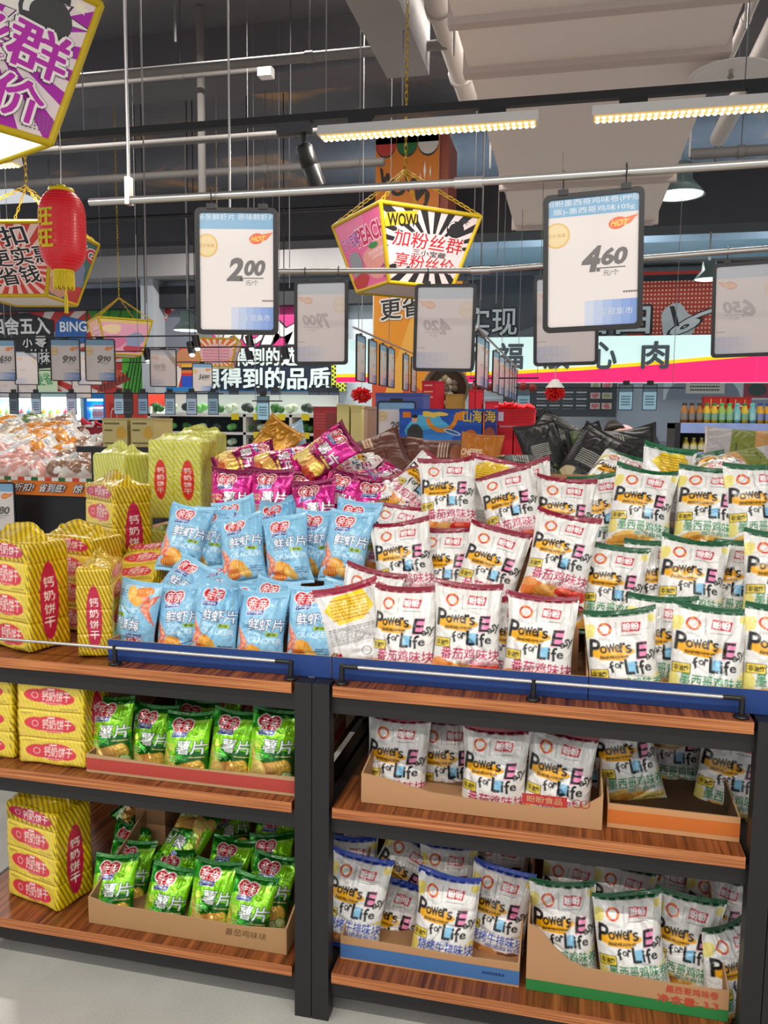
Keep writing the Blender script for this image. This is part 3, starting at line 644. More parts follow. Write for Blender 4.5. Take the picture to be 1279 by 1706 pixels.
# ------------------------------------------------------------------ trays and cartons
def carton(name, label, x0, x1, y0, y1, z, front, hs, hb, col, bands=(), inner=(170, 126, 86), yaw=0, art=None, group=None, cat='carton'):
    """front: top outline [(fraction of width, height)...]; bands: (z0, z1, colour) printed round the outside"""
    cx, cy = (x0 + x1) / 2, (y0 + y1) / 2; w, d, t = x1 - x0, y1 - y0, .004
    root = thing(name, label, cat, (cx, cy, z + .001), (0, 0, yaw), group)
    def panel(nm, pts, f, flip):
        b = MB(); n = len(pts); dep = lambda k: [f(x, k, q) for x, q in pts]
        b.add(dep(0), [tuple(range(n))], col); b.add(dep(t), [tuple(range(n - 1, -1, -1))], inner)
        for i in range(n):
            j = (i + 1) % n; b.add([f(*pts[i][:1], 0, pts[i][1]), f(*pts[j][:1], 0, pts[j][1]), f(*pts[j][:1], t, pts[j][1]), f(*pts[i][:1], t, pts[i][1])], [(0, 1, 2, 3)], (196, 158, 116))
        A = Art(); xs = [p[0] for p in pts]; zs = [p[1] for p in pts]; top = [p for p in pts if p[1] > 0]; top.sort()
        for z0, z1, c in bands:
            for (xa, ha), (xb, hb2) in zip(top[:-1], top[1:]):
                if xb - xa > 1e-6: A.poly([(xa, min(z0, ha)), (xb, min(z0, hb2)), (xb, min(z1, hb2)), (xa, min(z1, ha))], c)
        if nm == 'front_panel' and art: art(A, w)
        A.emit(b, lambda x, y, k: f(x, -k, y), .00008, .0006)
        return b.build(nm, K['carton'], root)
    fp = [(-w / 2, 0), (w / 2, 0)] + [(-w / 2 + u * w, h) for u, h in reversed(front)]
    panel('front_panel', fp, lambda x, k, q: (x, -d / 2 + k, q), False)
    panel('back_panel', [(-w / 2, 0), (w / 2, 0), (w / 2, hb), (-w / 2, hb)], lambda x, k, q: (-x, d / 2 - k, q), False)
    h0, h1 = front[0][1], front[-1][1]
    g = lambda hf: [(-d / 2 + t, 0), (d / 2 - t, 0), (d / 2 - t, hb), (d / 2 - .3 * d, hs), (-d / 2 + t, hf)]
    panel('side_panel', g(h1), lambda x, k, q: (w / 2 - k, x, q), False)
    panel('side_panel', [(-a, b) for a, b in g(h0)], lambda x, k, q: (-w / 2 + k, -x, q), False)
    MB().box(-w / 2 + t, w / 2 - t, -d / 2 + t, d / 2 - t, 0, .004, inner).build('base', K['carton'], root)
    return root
navy = (30, 64, 130)
TG = 'navy display trays'
carton('display_tray', 'navy cardboard tray full of light blue prawn cracker bags', -1.165, -.556, 1.866, 2.42, .87, [(0, .055), (1, .055)], .055, .07, navy, group=TG, cat='tray')
carton('display_tray', 'navy cardboard tray of white bags with crimson lettering', -.553, .0565, 1.866, 2.5, .87, [(0, .055), (1, .055)], .055, .3, navy, group=TG, cat='tray')
carton('display_tray', 'navy cardboard tray of white bags with green lettering', .0585, .66, 1.866, 2.5, .87, [(0, .055), (1, .055)], .055, .3, navy, group=TG, cat='tray')
def riser(x0, x1, y0, y1, z, h, label):
    o = MB().box(x0, x1, y0, y1, z, z + h).build('cardboard_riser', K['card']); tag(o, label, 'box', 'cardboard risers under the heaped bags'); return o
riser(-1.14, -.58, 2.06, 2.38, .876, .1, 'plain brown cardboard riser buried under the blue prawn bags')
riser(-.53, .035, 2.07, 2.25, .876, .11, 'plain brown cardboard riser under the middle row of crimson lettered bags')
riser(-.53, .035, 2.252, 2.48, .876, .23, 'plain brown cardboard riser under the back row of crimson lettered bags')
riser(.08, .64, 2.07, 2.25, .876, .11, 'plain brown cardboard riser under the middle row of green lettered bags')
riser(.08, .64, 2.252, 2.48, .876, .23, 'plain brown cardboard riser under the back row of green lettered bags')
riser(-1.06, -.6, 2.43, 2.53, .872, .15, 'plain brown cardboard riser under the magenta chip bags')
kraft = (188, 142, 100)
def sine_front(a, b, n=14, p=1): return [(i / n, a + (b - a) * math.sin(math.pi * i / n) ** p) for i in range(n + 1)]
def art_A(A, w): A.rect(.18 * w, .045, .36 * w, .07, (186, 52, 48)); A.text('盼盼食品', .2 * w, .05, .34 * w, .066, (200, 150, 110), .02); A.ring(.4 * w, .058, .012, .01, .002, (170, 60, 50), 14); A.ring(.43 * w, .058, .012, .01, .002, (170, 60, 50), 14)
carton('snack_carton', 'brown carton with a sagging cut front on the middle shelf holding crimson lettered bags', -.475, .1, 1.858, 2.38, .565, [(0, .075), (.08, .07), (.3, .045), (.55, .038), (.8, .04), (.93, .055), (1, .085)], .13, .2, kraft, art=art_A, group='open snack cartons')
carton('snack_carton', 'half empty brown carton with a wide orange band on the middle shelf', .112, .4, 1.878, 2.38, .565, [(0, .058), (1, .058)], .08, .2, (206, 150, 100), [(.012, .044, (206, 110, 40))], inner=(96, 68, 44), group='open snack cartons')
def art_C(A, w): A.smear(.3 * w, .018, .42 * w, .034, 1, (30, 60, 110), 4)
carton('snack_carton', 'brown carton with a blue band on the bottom shelf holding blue topped bags', -.53, -.078, 1.872, 2.4, .132, [(0, .062), (.7, .058), (1, .062)], .16, .2, kraft, [(.006, .042, (66, 112, 168))], art=art_C, group='open snack cartons')
def art_D(A, w): A.text('墨西哥鸡味卷', .2 * w, .05, .45 * w, .068, (196, 76, 50), .02); A.text('净含量: 3.3', .16 * w, .024, .45 * w, .044, (196, 76, 50), .02)
carton('snack_carton', 'brown carton with a scooped front and green band on the bottom shelf', -.062, .398, 1.872, 2.4, .132, [(0, .17), (.06, .16), (.14, .12), (.22, .09), (.3, .078), (.7, .072), (1, .075)], .18, .2, kraft, [(.0, .028, (40, 128, 62))], art=art_D, group='open snack cartons')
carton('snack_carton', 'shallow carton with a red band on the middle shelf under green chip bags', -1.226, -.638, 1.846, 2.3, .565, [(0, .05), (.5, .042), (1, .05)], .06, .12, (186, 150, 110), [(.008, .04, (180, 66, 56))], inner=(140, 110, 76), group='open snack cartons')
def art_F(A, w): A.text('番茄鸡味块', .2 * w, .03, .4 * w, .05, (110, 78, 46), -.005, shear=.2)
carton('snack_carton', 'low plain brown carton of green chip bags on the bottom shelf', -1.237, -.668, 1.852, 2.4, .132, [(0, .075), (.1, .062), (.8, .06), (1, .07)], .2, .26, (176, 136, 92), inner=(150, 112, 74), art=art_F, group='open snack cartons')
# ------------------------------------------------------------------ snack bags
G = 'blue prawn cracker bags in the navy tray'
for a in [
 # kind var px py Y roll tilt yaw label
 ('prawn', 0, 229, 1030, 1.945, 184, 10, -6, 'light blue prawn cracker bag standing upside down at the left end of its tray'),
 ('prawn', 1, 300, 1036, 1.97, -3, 12, 4, 'light blue prawn bag half hidden right beside the upside down one'),
 ('prawn', 3, 360, 1034, 1.93, 3, 10, -3, 'light blue prawn bag with a deep dent below its title, front row'),
 ('prawn', 2, 437, 1050, 1.935, 2, 12, 5, 'lowest light blue prawn bag in the front row, right of the dented one'),
 ('prawn', 0, 517, 1041, 1.945, -4, 12, -4, 'light blue prawn bag at the right end of the front row'),
 ('prawn', 2, 402, 1030, 2.03, 4, 14, 6, 'light blue prawn bag seen in the gap behind the dented front bag'),
 ('prawn', 1, 447, 1025, 2.02, 8, 22, -4, 'light blue prawn bag showing its red logo over the lowest front bag'),
 ('prawn', 0, 566, 1030, 2.03, 10, 20, 6, 'light blue prawn bag behind the right end of the front row'),
 ('prawn', 4, 298, 985, 2.04, 24, 35, 0, 'light blue prawn bag tipped to the right above the front row'),
 ('prawn', 2, 360, 990, 2.05, -10, 50, 5, 'light blue prawn bag lying flat between the two rows'),
 ('prawn', 1, 308, 897, 2.14, 9, 20, 8, 'light blue prawn bag leaning right at the left end of the upper row'),
 ('prawn', 2, 349, 903, 2.19, 4, 18, -4, 'light blue prawn bag wedged behind the upper row, orange cracker showing'),
 ('prawn', 0, 403, 915, 2.12, -13, 22, 3, 'light blue prawn bag leaning left, second in the upper row'),
 ('prawn', 4, 480, 917, 2.12, -14, 22, -2, 'creased light blue prawn bag leaning left, third in the upper row'),
 ('prawn', 1, 577, 911, 2.13, 5, 16, -4, 'light blue prawn bag standing straight at the right end of the upper row'),
 ('prawn', 2, 525, 908, 2.2, 3, 14, 6, 'light blue prawn bag seen between the last two of the upper row'),
 ('prawn', 0, 396, 886, 2.22, -14, 16, 8, 'light blue prawn bag with a pointed top at the back left of the heap'),
 ('prawn', 3, 458, 888, 2.23, -4, 16, -8, 'light blue prawn bag whose logo tops the back of the heap'),
 ('prawn', 2, 590, 892, 2.24, 8, 14, 4, 'light blue prawn bag behind the straight one at the back right'),
]: bag(*a, G)
G = 'magenta potato chip bags at the back'
for a in [
 ('magenta', 0, 386, 836, 2.36, 1, 10, 6, 'magenta chip bag standing at the left end of its row'),
 ('magenta', 1, 453, 836, 2.36, 0, 10, -2, 'bright magenta chip bag standing second from the left'),
 ('magenta', 2, 512, 838, 2.4, -3, 10, 8, 'magenta chip bag standing behind the small leaning one'),
 ('magenta', 1, 527, 856, 2.31, -8, 14, 4, 'magenta chip bag leaning left in front of its row'),
 ('magenta', 0, 569, 840, 2.4, 10, 14, -6, 'magenta chip bag leaning right between the leaning one and the row end'),
 ('magenta', 2, 620, 852, 2.38, 3, 14, 2, 'magenta chip bag at the right end touching the white bags'),
 ('magenta', 1, 408, 768, 2.47, 62, 52, 0, 'magenta chip bag lying on its side on top at the left'),
 ('magenta', 2, 468, 771, 2.46, 66, 55, 6, 'magenta chip bag lying flat on top in the middle'),
 ('magenta', 0, 541, 758, 2.45, 48, 30, -6, 'magenta chip bag thrown on top with its corner pointing up right'),
 ('magenta', 3, 600, 808, 2.5, 70, 55, 10, 'crumpled magenta chip bag lying under the brown pouch'),
 ('magenta', 3, 650, 806, 2.5, -60, 50, -8, 'crumpled magenta chip bag behind the crumpled white bag'),
]: bag(*a, G)
bag('gold', 0, 452, 748, 2.75, 30, 20, 0, 'shiny gold packet behind the magenta chip bags', None)
bag('pale', 0, 480, 748, 2.85, -20, 25, 0, 'pale icy blue packet behind the magenta chip bags', None)
bag('pred', 3, 598, 778, 2.62, 60, 60, 0, 'pale packet lying beside the brown pouch behind the magenta bags', None, .8)
G = 'white snack bags with crimson lettering on the top tier'
for a in [
 ('back', 0, 592, 1050, 1.95, -14, 12, 14, 'white snack bag turned round to show its yellow patch and small print'),
 ('pred', 2, 606, 1020, 2.03, 10, 16, -8, 'white bag with a crimson seal peeking out behind the turned round bag'),
 ('pred', 0, 672, 1056, 1.935, -1, 12, -4, 'white bag with crimson lettering, first of the front row right of the turned round bag'),
 ('pred', 1, 777, 1052, 1.93, 1, 12, 3, 'white bag with crimson lettering, centre of the front row with the highest top'),
 ('pred', 2, 897, 1074, 1.925, 3, 12, -2, 'white bag with crimson lettering at the right end of its front row'),
 ('pred', 0, 840, 1072, 2.0, 2, 12, 6, 'white bag with crimson lettering squeezed behind the front row gap'),
 ('pred', 1, 672, 938, 2.12, -10, 20, 2, 'white bag with crimson lettering leaning left, first of the middle row'),
 ('pred', 2, 741, 950, 2.17, -3, 16, -4, 'white bag with crimson lettering half hidden, second of the middle row'),
 ('pred', 0, 815, 950, 2.12, 14, 18, 3, 'white bag with crimson lettering leaning right, third of the middle row'),
 ('pred', 1, 932, 930, 2.1, 9, 18, -3, 'white bag with crimson lettering and orange food, last of the middle row'),
 ('pred', 2, 745, 830, 2.3, -4, 16, 3, 'white bag with crimson lettering standing clear at the top left of the back row'),
 ('pred', 0, 851, 850, 2.29, -16, 22, -5, 'white bag with crimson lettering tilted left in the back row'),
 ('pred', 1, 938, 864, 2.33, 4, 14, 4, 'white bag with crimson lettering upright at the right of the back row'),
 ('pred', 3, 664, 850, 2.38, -14, 26, 4, 'crumpled white bag with crimson print beside the magenta bags'),
 ('pred', 2, 655, 905, 2.24, 6, 26, -2, 'white bag showing a crimson seal and badge above the middle row'),
 ('pred', 3, 700, 815, 2.42, 40, 30, 10, 'crumpled white bag with crimson edge behind the clear standing one'),
 ('back', 0, 812, 822, 2.42, 8, 30, -6, 'white bag back lying between the two tallest of the back row'),
 ('pred', 3, 880, 832, 2.43, -10, 30, 6, 'crumpled white bag with crimson edge under the brown board'),
 ('pred', 0, 986, 880, 2.36, 4, 16, -8, 'white bag with crimson edge half behind the first green lettered bag'),
]: bag(*a, G)
G = 'white snack bags with green lettering on the top tier'
for a in [
 ('pgreen', 1, 1040, 1100, 1.925, -7, 14, 2, 'white bag with green lettering leaning left, first of the front row'),
 ('pgreen', 0, 1178, 1096, 1.92, 3, 12, -2, 'white bag with green lettering upright in the middle of the front row'),
 ('pgreen', 2, 1302, 1096, 1.93, 2, 12, 4, 'white bag with green lettering cut by the photo edge, front row'),
 ('pgreen', 2, 1100, 1075, 2.0, 3, 12, 6, 'white bag with green lettering in the gap of the front row'),
 ('pgreen', 0, 1020, 984, 2.12, 4, 20, -2, 'white bag with green lettering and wrapped rolls, first of the middle row'),
 ('pgreen', 1, 1153, 974, 2.12, 5, 20, 2, 'white bag with green lettering leaning right in the middle of the middle row'),
 ('pgreen', 2, 1094, 975, 2.18, 0, 16, 4, 'white bag with green lettering half hidden in the middle row'),
 ('pgreen', 0, 1297, 968, 2.1, 2, 18, 0, 'white bag with green lettering cut by the photo edge, middle row'),
 ('pgreen', 3, 1218, 975, 2.19, 3, 16, -6, 'creased white bag with green lettering behind the middle row gap'),
 ('pgreen', 1, 1070, 850, 2.28, 7, 18, 2, 'white bag with green lettering standing tall, first of the back row'),
 ('pgreen', 2, 1180, 850, 2.29, 3, 18, -3, 'white bag with green lettering, second of the back row'),
 ('pgreen', 0, 1262, 848, 2.27, -2, 16, 4, 'white bag with green lettering, last of the back row at the photo edge'),
 ('pgreen', 2, 1002, 858, 2.37, -8, 14, 6, 'white bag with a green seal behind the tall one of the back row'),
 ('backg', 0, 1108, 812, 2.4, 12, 8, 30, 'white bag turned round and sticking up above the back row'),
 ('pgreen', 3, 1020, 806, 2.5, 30, 40, 0, 'crumpled white bag with a green edge under the black pouches'),
 ('pgreen', 3, 1170, 815, 2.46, -6, 40, 5, 'white bag with green seal lying under the orange printed bag'),
 ('pred', 0, 1203, 786, 2.46, 6, 76, 10, 'white and crimson bag lying flat on top of the green lettered bags'),
]: bag(*a, G)
G = 'white snack bags with crimson lettering on the middle shelf'
for a in [
 ('pred', 0, 660, 1268, 1.99, 2, 10, 2, 'white bag with crimson lettering at the left end of the middle shelf carton'),
 ('pred', 1, 745, 1272, 2.06, -3, 10, 6, 'white bag with crimson lettering set back, second in the middle shelf carton'),
 ('pred', 2, 822, 1290, 1.96, 1, 8, -3, 'white bag with crimson lettering in front, third in the middle shelf carton'),
 ('pred', 1, 930, 1298, 1.96, 4, 12, -5, 'white bag with a crimson seal folded over at the right end of the carton'),
 ('pred', 0, 710, 1250, 2.16, 2, 8, 0, 'white bag with crimson lettering in shade behind the second one'),
 ('pred', 2, 880, 1260, 2.13, -2, 8, 4, 'white bag with crimson lettering in shade behind the third one'),
 ('pred', 0, 982, 1275, 2.12, 2, 8, -4, 'white bag with crimson lettering in shade behind the folded over seal'),
 ('pgreen', 0, 1042, 1262, 2.06, -10, 10, 8, 'dim white bag with green lettering hanging over the carton at its left'),
 ('pgreen', 1, 1122, 1245, 2.22, 2, 6, 0, 'dim white bag with green lettering at the back of the half empty carton'),
 ('pgreen', 2, 1220, 1290, 2.1, 6, 10, -6, 'dim white bag with green lettering at the right of the half empty carton'),
]: bag(*a, G)
G = 'white snack bags with blue lettering on the bottom shelf'
for a in [
 ('pblue', 0, 592, 1502, 1.965, 7, 18, 3, 'white bag with blue lettering and slanting blue seal beside the rack post'),
 ('pblue', 2, 652, 1540, 2.05, 6, 16, -4, 'white bag with blue lettering set back, second in the blue band carton'),
 ('pblue', 1, 741, 1535, 1.955, 2, 16, -2, 'white bag with blue lettering and a flat blue seal, front of the blue band carton'),
 ('pblue', 0, 829, 1522, 2.03, 5, 16, -6, 'white bag with blue lettering at the right end of the blue band carton'),
 ('pblue', 1, 582, 1462, 2.16, -2, 14, 4, 'white bag with blue lettering in shade behind the slanting seal'),
 ('pblue', 2, 662, 1462, 2.14, 28, 20, 6, 'white bag with blue seal sloping down to the right in the second row'),
 ('pblue', 0, 748, 1478, 2.14, -4, 14, -4, 'white bag with blue lettering in shade behind the flat blue seal'),
 ('pblue', 3, 830, 1462, 2.2, 4, 16, 2, 'creased white bag with dark blue seal at the back right of the carton'),
 ('pblue', 3, 680, 1432, 2.28, -6, 14, -6, 'creased white bag in deep shade at the back of the blue band carton'),
]: bag(*a, G)
G = 'white snack bags with green lettering on the bottom shelf'
for a in [
 ('pgreen', 0, 938, 1548, 1.98, -2, 14, 4, 'white bag with green lettering at the left of the scooped carton'),
 ('pgreen', 1, 1052, 1572, 1.95, -7, 16, 2, 'white bag with green lettering leaning left in front of the scooped carton'),
 ('pgreen', 2, 1140, 1570, 2.02, 6, 14, -4, 'white bag with green lettering leaning right in the scooped carton'),
 ('pgreen', 0, 1215, 1620, 1.99, 2, 14, 40, 'white bag with a dark green seal seen edge on beside the right post'),
 ('pgreen', 2, 950, 1500, 2.15, 4, 14, -4, 'white bag with green lettering in shade behind the left bag'),
 ('pgreen', 1, 1030, 1515, 2.14, 12, 16, 6, 'white bag with green seal sloping right behind the leaning left bag'),
 ('pgreen', 3, 1110, 1505, 2.22, 4, 14, 0, 'creased white bag in shade at the middle back of the scooped carton'),
 ('pgreen', 3, 1190, 1530, 2.17, 8, 14, -4, 'creased white bag in shade at the right back of the scooped carton'),
 ('pgreen', 3, 1050, 1470, 2.3, -6, 12, 6, 'creased white bag in deep shade at the rear of the scooped carton'),
]: bag(*a, G)
G = 'green potato chip bags on the middle shelf'
for a in [
 ('green', 0, 187, 1222, 1.93, -3, 10, 3, 'green chip bag at the left end of the red band carton'),
 ('green', 1, 254, 1234, 1.97, 3, 10, -3, 'green chip bag second from the left in the red band carton'),
 ('green', 2, 313, 1250, 1.915, -2, 14, 2, 'green chip bag in front at the middle of the red band carton'),
 ('green', 1, 388, 1246, 1.935, 4, 12, -3, 'green chip bag second from the right in the red band carton'),
 ('green', 0, 456, 1246, 1.92, 3, 10, 2, 'green chip bag at the right end of the red band carton beside the post'),
 ('green', 2, 322, 1224, 2.04, 4, 10, 4, 'green chip bag whose logo shows behind the middle front one'),
 ('green', 0, 368, 1216, 2.08, -3, 10, 0, 'green chip bag in shade behind the second from the right'),
 ('green', 1, 412, 1218, 2.14, 3, 10, -4, 'green chip bag in deep shade behind the right end one'),
]: bag(*a, G)
G = 'green potato chip bags on the bottom shelf'
for a in [
 ('green', 2, 190, 1487, 1.93, -4, 22, 4, 'green chip bag at the front left corner of the low carton'),
 ('green', 0, 278, 1506, 1.94, 3, 22, -2, 'green chip bag second along the front of the low carton'),
 ('green', 1, 354, 1498, 1.94, 4, 20, 2, 'green chip bag third along the front with its picture uncovered'),
 ('green', 2, 416, 1524, 1.915, 2, 22, -4, 'green chip bag lowest at the front right of the low carton'),
 ('green', 1, 216, 1460, 2.02, 3, 20, 5, 'green chip bag behind the front left corner one'),
 ('green', 3, 288, 1476, 2.03, -4, 22, -5, 'creased green chip bag behind the second of the front'),
 ('green', 0, 450, 1488, 1.99, 6, 22, 4, 'green chip bag behind the lowest one, beside the post'),
 ('green', 2, 378, 1458, 2.06, 3, 26, 0, 'green chip bag with only its logo above the third front bag'),
 ('green', 1, 452, 1450, 2.09, -5, 26, 6, 'green chip bag in the third row beside the post'),
 ('green', 3, 210, 1430, 2.11, 4, 20, -6, 'creased green chip bag at the back left of the low carton'),
 ('green', 0, 308, 1402, 2.11, 200, 46, 6, 'green chip bag thrown upside down on top with its chips picture up'),
 ('green', 3, 242, 1368, 2.24, 130, 40, 8, 'creased green chip bag thrown at the back left under the shelf'),
 ('green', 3, 385, 1398, 2.2, -30, 46, -8, 'creased green chip bag lying at the back middle under the shelf'),
 ('green', 2, 455, 1408, 2.19, 5, 24, 4, 'green chip bag standing at the back right under the shelf'),
]: bag(*a, G)
G = 'brown and orange dessert pouches'
bag('brown', 0, 612, 768, 2.72, 62, 40, -4, 'brown dessert pouch lying on its side above the magenta bags', G)
bag('brown', 1, 722, 772, 2.78, -88, 30, 4, 'brown dessert pouch lying in front of the blue gift box', G)
bag('orange', 0, 797, 772, 2.72, 4, 14, -8, 'orange cheese dessert pouch standing beside the brown one', G, .74)
G = 'black pouches at the back of the heap'
for a in [
 ('black', 0, 903, 755, 2.8, -14, 20, 12, 'black pouch with small white print standing at the front left of the black heap', .72),
 ('black', 1, 932, 735, 2.95, -58, 30, 4, 'black pouch lying across the top of the black heap, nearest the red crates', .8),
 ('black', 2, 960, 752, 2.88, 64, 26, -4, 'black pouch with an olive patch in the middle of the black heap', .75),
 ('black', 0, 1022, 760, 2.82, 84, 26, 8, 'wide black pouch lying at the right end of the black heap', 1.0),
 ('black', 3, 1050, 768, 2.9, -70, 20, -10, 'creased black pouch behind the wide one at the right end', .6),
 ('black', 1, 866, 784, 2.7, 80, 66, 0, 'flat black pouch lying under the red crates'),
 ('black', 2, 985, 775, 2.75, 30, 20, 6, 'black pouch tucked below the wide black one'),
]: bag(*a[:9], G, a[9] if len(a) > 9 else .85)
bag('olive', 0, 1228, 746, 2.7, -84, 40, -4, 'grey pouch with an olive band lying near the bottle shelf', 'olive band pouches', .62)
bag('olive', 1, 1262, 775, 2.62, 70, 50, 4, 'grey pouch with an olive band lying lower at the photo edge', 'olive band pouches', .6)
# ledge that carries the rear heap: low rack on the far side
b = thing('display_rack', 'black rack on the far side carrying the brown and black pouches', 'shelf rack', (0, 2.85, 0))
for x in (-.95, 1.55):
    for y in (-.25, .3): MB().box(x - .02, x + .02, y - .02, y + .02, 0, 1.05).build('post', K['black'], b)
MB().box(-.97, 1.57, -.27, .32, 1.05, 1.075).build('shelf_board', K['wood'], b)
tag(MB().box(at(800, 790, 2.56).x, at(985, 790, 2.56).x, 2.552, 2.558, 1.076, at(900, 789, 2.555).z).build('cardboard_divider', K['card']), 'brown cardboard board standing behind the back row of crimson bags', 'cardboard')

# ------------------------------------------------------------------ biscuit packs
_pp = {}
def pack(style, var, x, y, z, yaw, label, tilt=0, roll=0, s=(1, 1, 1), group='yellow wrapped biscuit packs'):
    R = Matrix.Rotation(math.radians(yaw), 3, 'Z') @ Matrix.Rotation(math.radians(-tilt), 3, 'X') @ Matrix.Rotation(math.radians(roll), 3, 'Y')
    k = (style, var)
    if k not in _pp:
        d = {'A': (.205, .13, .285), 'Q': (.205, .13, .242), 'C': (.215, .13, .3)}[style]
        o = make_pack(style, *d, 7 + var * 13, label, *((.015, .0) if style == 'Q' else ((.075, .03) if var == 3 else (.04, .012)) if style == 'A' else (.026, .008))); _pp[k] = o
        o.location = (x, y, z); o.rotation_euler = R.to_euler(); o.scale = s; tag(o, label, 'biscuit pack', group); return o
    return dup(_pp[k], (x, y, z), R.to_euler(), label, group, 'biscuit pack', s)
pack('A', 0, -1.468, 1.95, .871, -18, 'large yellow striped biscuit pack at the front left of the top shelf', s=(1, 1, 1.05))
pack('A', 1, -1.425, 2.16, .871, -12, 'yellow biscuit pack standing right behind the large front left one', s=(1, 1, 1.0))
pack('A', 2, -1.245, 1.965, .871, 112, 'yellow biscuit pack turned end on with a tall pink oval, beside the blue tray', s=(.95, .7, .84))
p4 = at(200, 850, 2.34)
pack('A', 0, p4.x - .02, 2.36, .871, -33, 'yellow biscuit pack underneath the raised one, mostly hidden', s=(1, 1, .44))
pack('A', 1, p4.x, 2.33, 1.012, -33, 'yellow biscuit pack raised on another, pink oval on its right side')
p5 = at(213, 915, 2.1)
pack('A', 2, p5.x, 2.12, .955, -22, 'yellow biscuit pack tipped backwards on the heap beside the blue bags', tilt=48, roll=-12, s=(.9, .9, .7))
pack('A', 0, p5.x - .01, 2.11, .871, -15, 'crushed yellow biscuit pack under the tipped one', s=(.9, .95, .3))
p7 = at(294, 866, 2.5); zp7 = p7.z; G = 'pale lime wrapped biscuit packs'
pack('C', 0, p7.x, 2.56, zp7, -4, 'pale lime striped biscuit pack with two red ovals standing tall', group=G, s=(.95, 1, .9))
pack('C', 1, p7.x, 2.56, .871, -4, 'pale lime biscuit pack underneath the tall two oval one', group=G, s=(1, 1, max(.2, (zp7 - .871) / .345)))
p6 = at(205, 790, 2.62)
pack('C', 1, p6.x, 2.62, .871, -20, 'pale lime biscuit pack behind the raised yellow one, tied film on top', group=G, s=(.78, 1, (at(205, 738, 2.62).z - .871) / .32))
pack('C', 0, at(385, 760, 2.8).x, 2.82, 1.09, 4, 'pale lime biscuit pack behind the magenta bags, back panel showing', group=G, s=(.9, 1, .8))
pack('C', 1, at(330, 760, 2.95).x, 2.98, 1.088, 0, 'pale lime biscuit pack with tall gathered film at the very back', group=G, s=(.8, .8, (at(335, 705, 2.98).z - 1.088) / .33))
pack('Q', 0, -1.338, 1.92, .566, 1, 'yellow three row biscuit pack on the middle shelf beside the green chips')
pack('Q', 1, -1.565, 1.93, .566, 2, 'yellow biscuit pack on the middle shelf cut by the photo edge')
pack('A', 3, -1.425, 1.955, .133, -14, 'yellow biscuit pack alone on the bottom shelf with crumpled film on top')
tag(MB().box(-1.27, -1.17, 2.16, 2.4, .134, .4).build('cardboard_box', K['card']), 'plain brown cardboard box behind the green chip carton on the bottom shelf', 'box')
tag(MB().box(at(294, 860, 2.6).x - .3, at(294, 860, 2.6).x + .24, 2.535, 3.1, .0, .87).build('stock_plinth', K['black']), 'black plinth under the pale lime biscuit packs', 'plinth')
tag(MB().box(at(330, 760, 2.9).x - .2, at(385, 760, 2.9).x + .2, 2.74, 3.08, .872, 1.085).build('cardboard_box', K['card']), 'plain brown cardboard box under the rearmost lime packs', 'box')
# ------------------------------------------------------------------ hanging price frames
CEIL = 5.2
DZ = 3.5        # underside of the air duct
e0, e1, g0, g1 = onz(768, 40, DZ), onz(855, 385, DZ), onz(1240, 20, DZ), onz(1085, 372, DZ)
dx0, dx1, dy1 = (e0.x + e1.x) / 2, (g0.x + g1.x) / 2, e1.y
def top_at(x, y): return DZ - .001 if dx0 - .02 < x < dx1 + .02 and 1.5 < y < dy1 else CEIL     # what a hanger hangs from
def price_art(price, big, W, H, title=None):
    a = Art(); a.rect(0, 0, W, H, (236, 226, 222))
    for i in range(6): a.rect(W * (.42 + .1 * i), 0, W, H * .2 - i * 0, ((208, 214, 232), (190, 202, 230), (172, 190, 228), (156, 178, 224), (140, 166, 220), (126, 156, 214))[i])
    a.rect(0, H * .86, W, H, (132, 180, 214))
    if title:
        a.text(title[0], -.02 * W, H * .935, 1.02 * W, H * .99, (232, 238, 244), 0); title[1] and a.text(title[1], .06 * W, H * .872, .95 * W, H * .925, (236, 240, 246), 0)
    a.ell(.1 * W, .72 * H, .15 * W, .1 * H, (232, 190, 110), 18); a.ell(.1 * W, .72 * H, .125 * W, .085 * H, (240, 214, 160), 18); a.text('正价保真', .0 * W, .705 * H, .2 * W, .735 * H, (200, 140, 60), 0)
    a.ell(.77 * W, .78 * H, .1 * W, .045 * H, (240, 96, 50), 18, .2); a.poly([(.7 * W, .745 * H), (.9 * W, .77 * H), (.99 * W, .835 * H), (.84 * W, .815 * H)], (244, 120, 60)); a.text('HOT', .69 * W, .755 * H, .87 * W, .805 * H, (255, 214, 90), .03, shear=.3)
    ink = (112, 106, 106)
    a.text(big, .36 * W - .06 * W * (len(big) - 1), .42 * H, .56 * W, .62 * H, ink, .045, shear=.22); a.text(price, .58 * W, .465 * H, .86 * W, .6 * H, ink, .045, shear=.22)
    a.rect(.545 * W, .42 * H, .585 * W, .45 * H, ink); a.rect(.585 * W, .442 * H, .86 * W, .45 * H, ink); a.text('元/个', .62 * W, .385 * H, .79 * W, .43 * H, ink, 0)
    a.smear(.84 * W, .24 * H, W, .27 * H, 1, (130, 110, 110), 3); a.text('小宝藏集市', .48 * W, .08 * H, .95 * W, .135 * H, (214, 222, 240), .004)
    a.cliprect(0, 0, W, H); return a
def fade(a, k=.72, to=(222, 208, 206)):
    b = Art(); b.p = [(p, tuple(c + (t - c) * k for c, t in zip(cl, to))) for p, cl in a.p]; return b
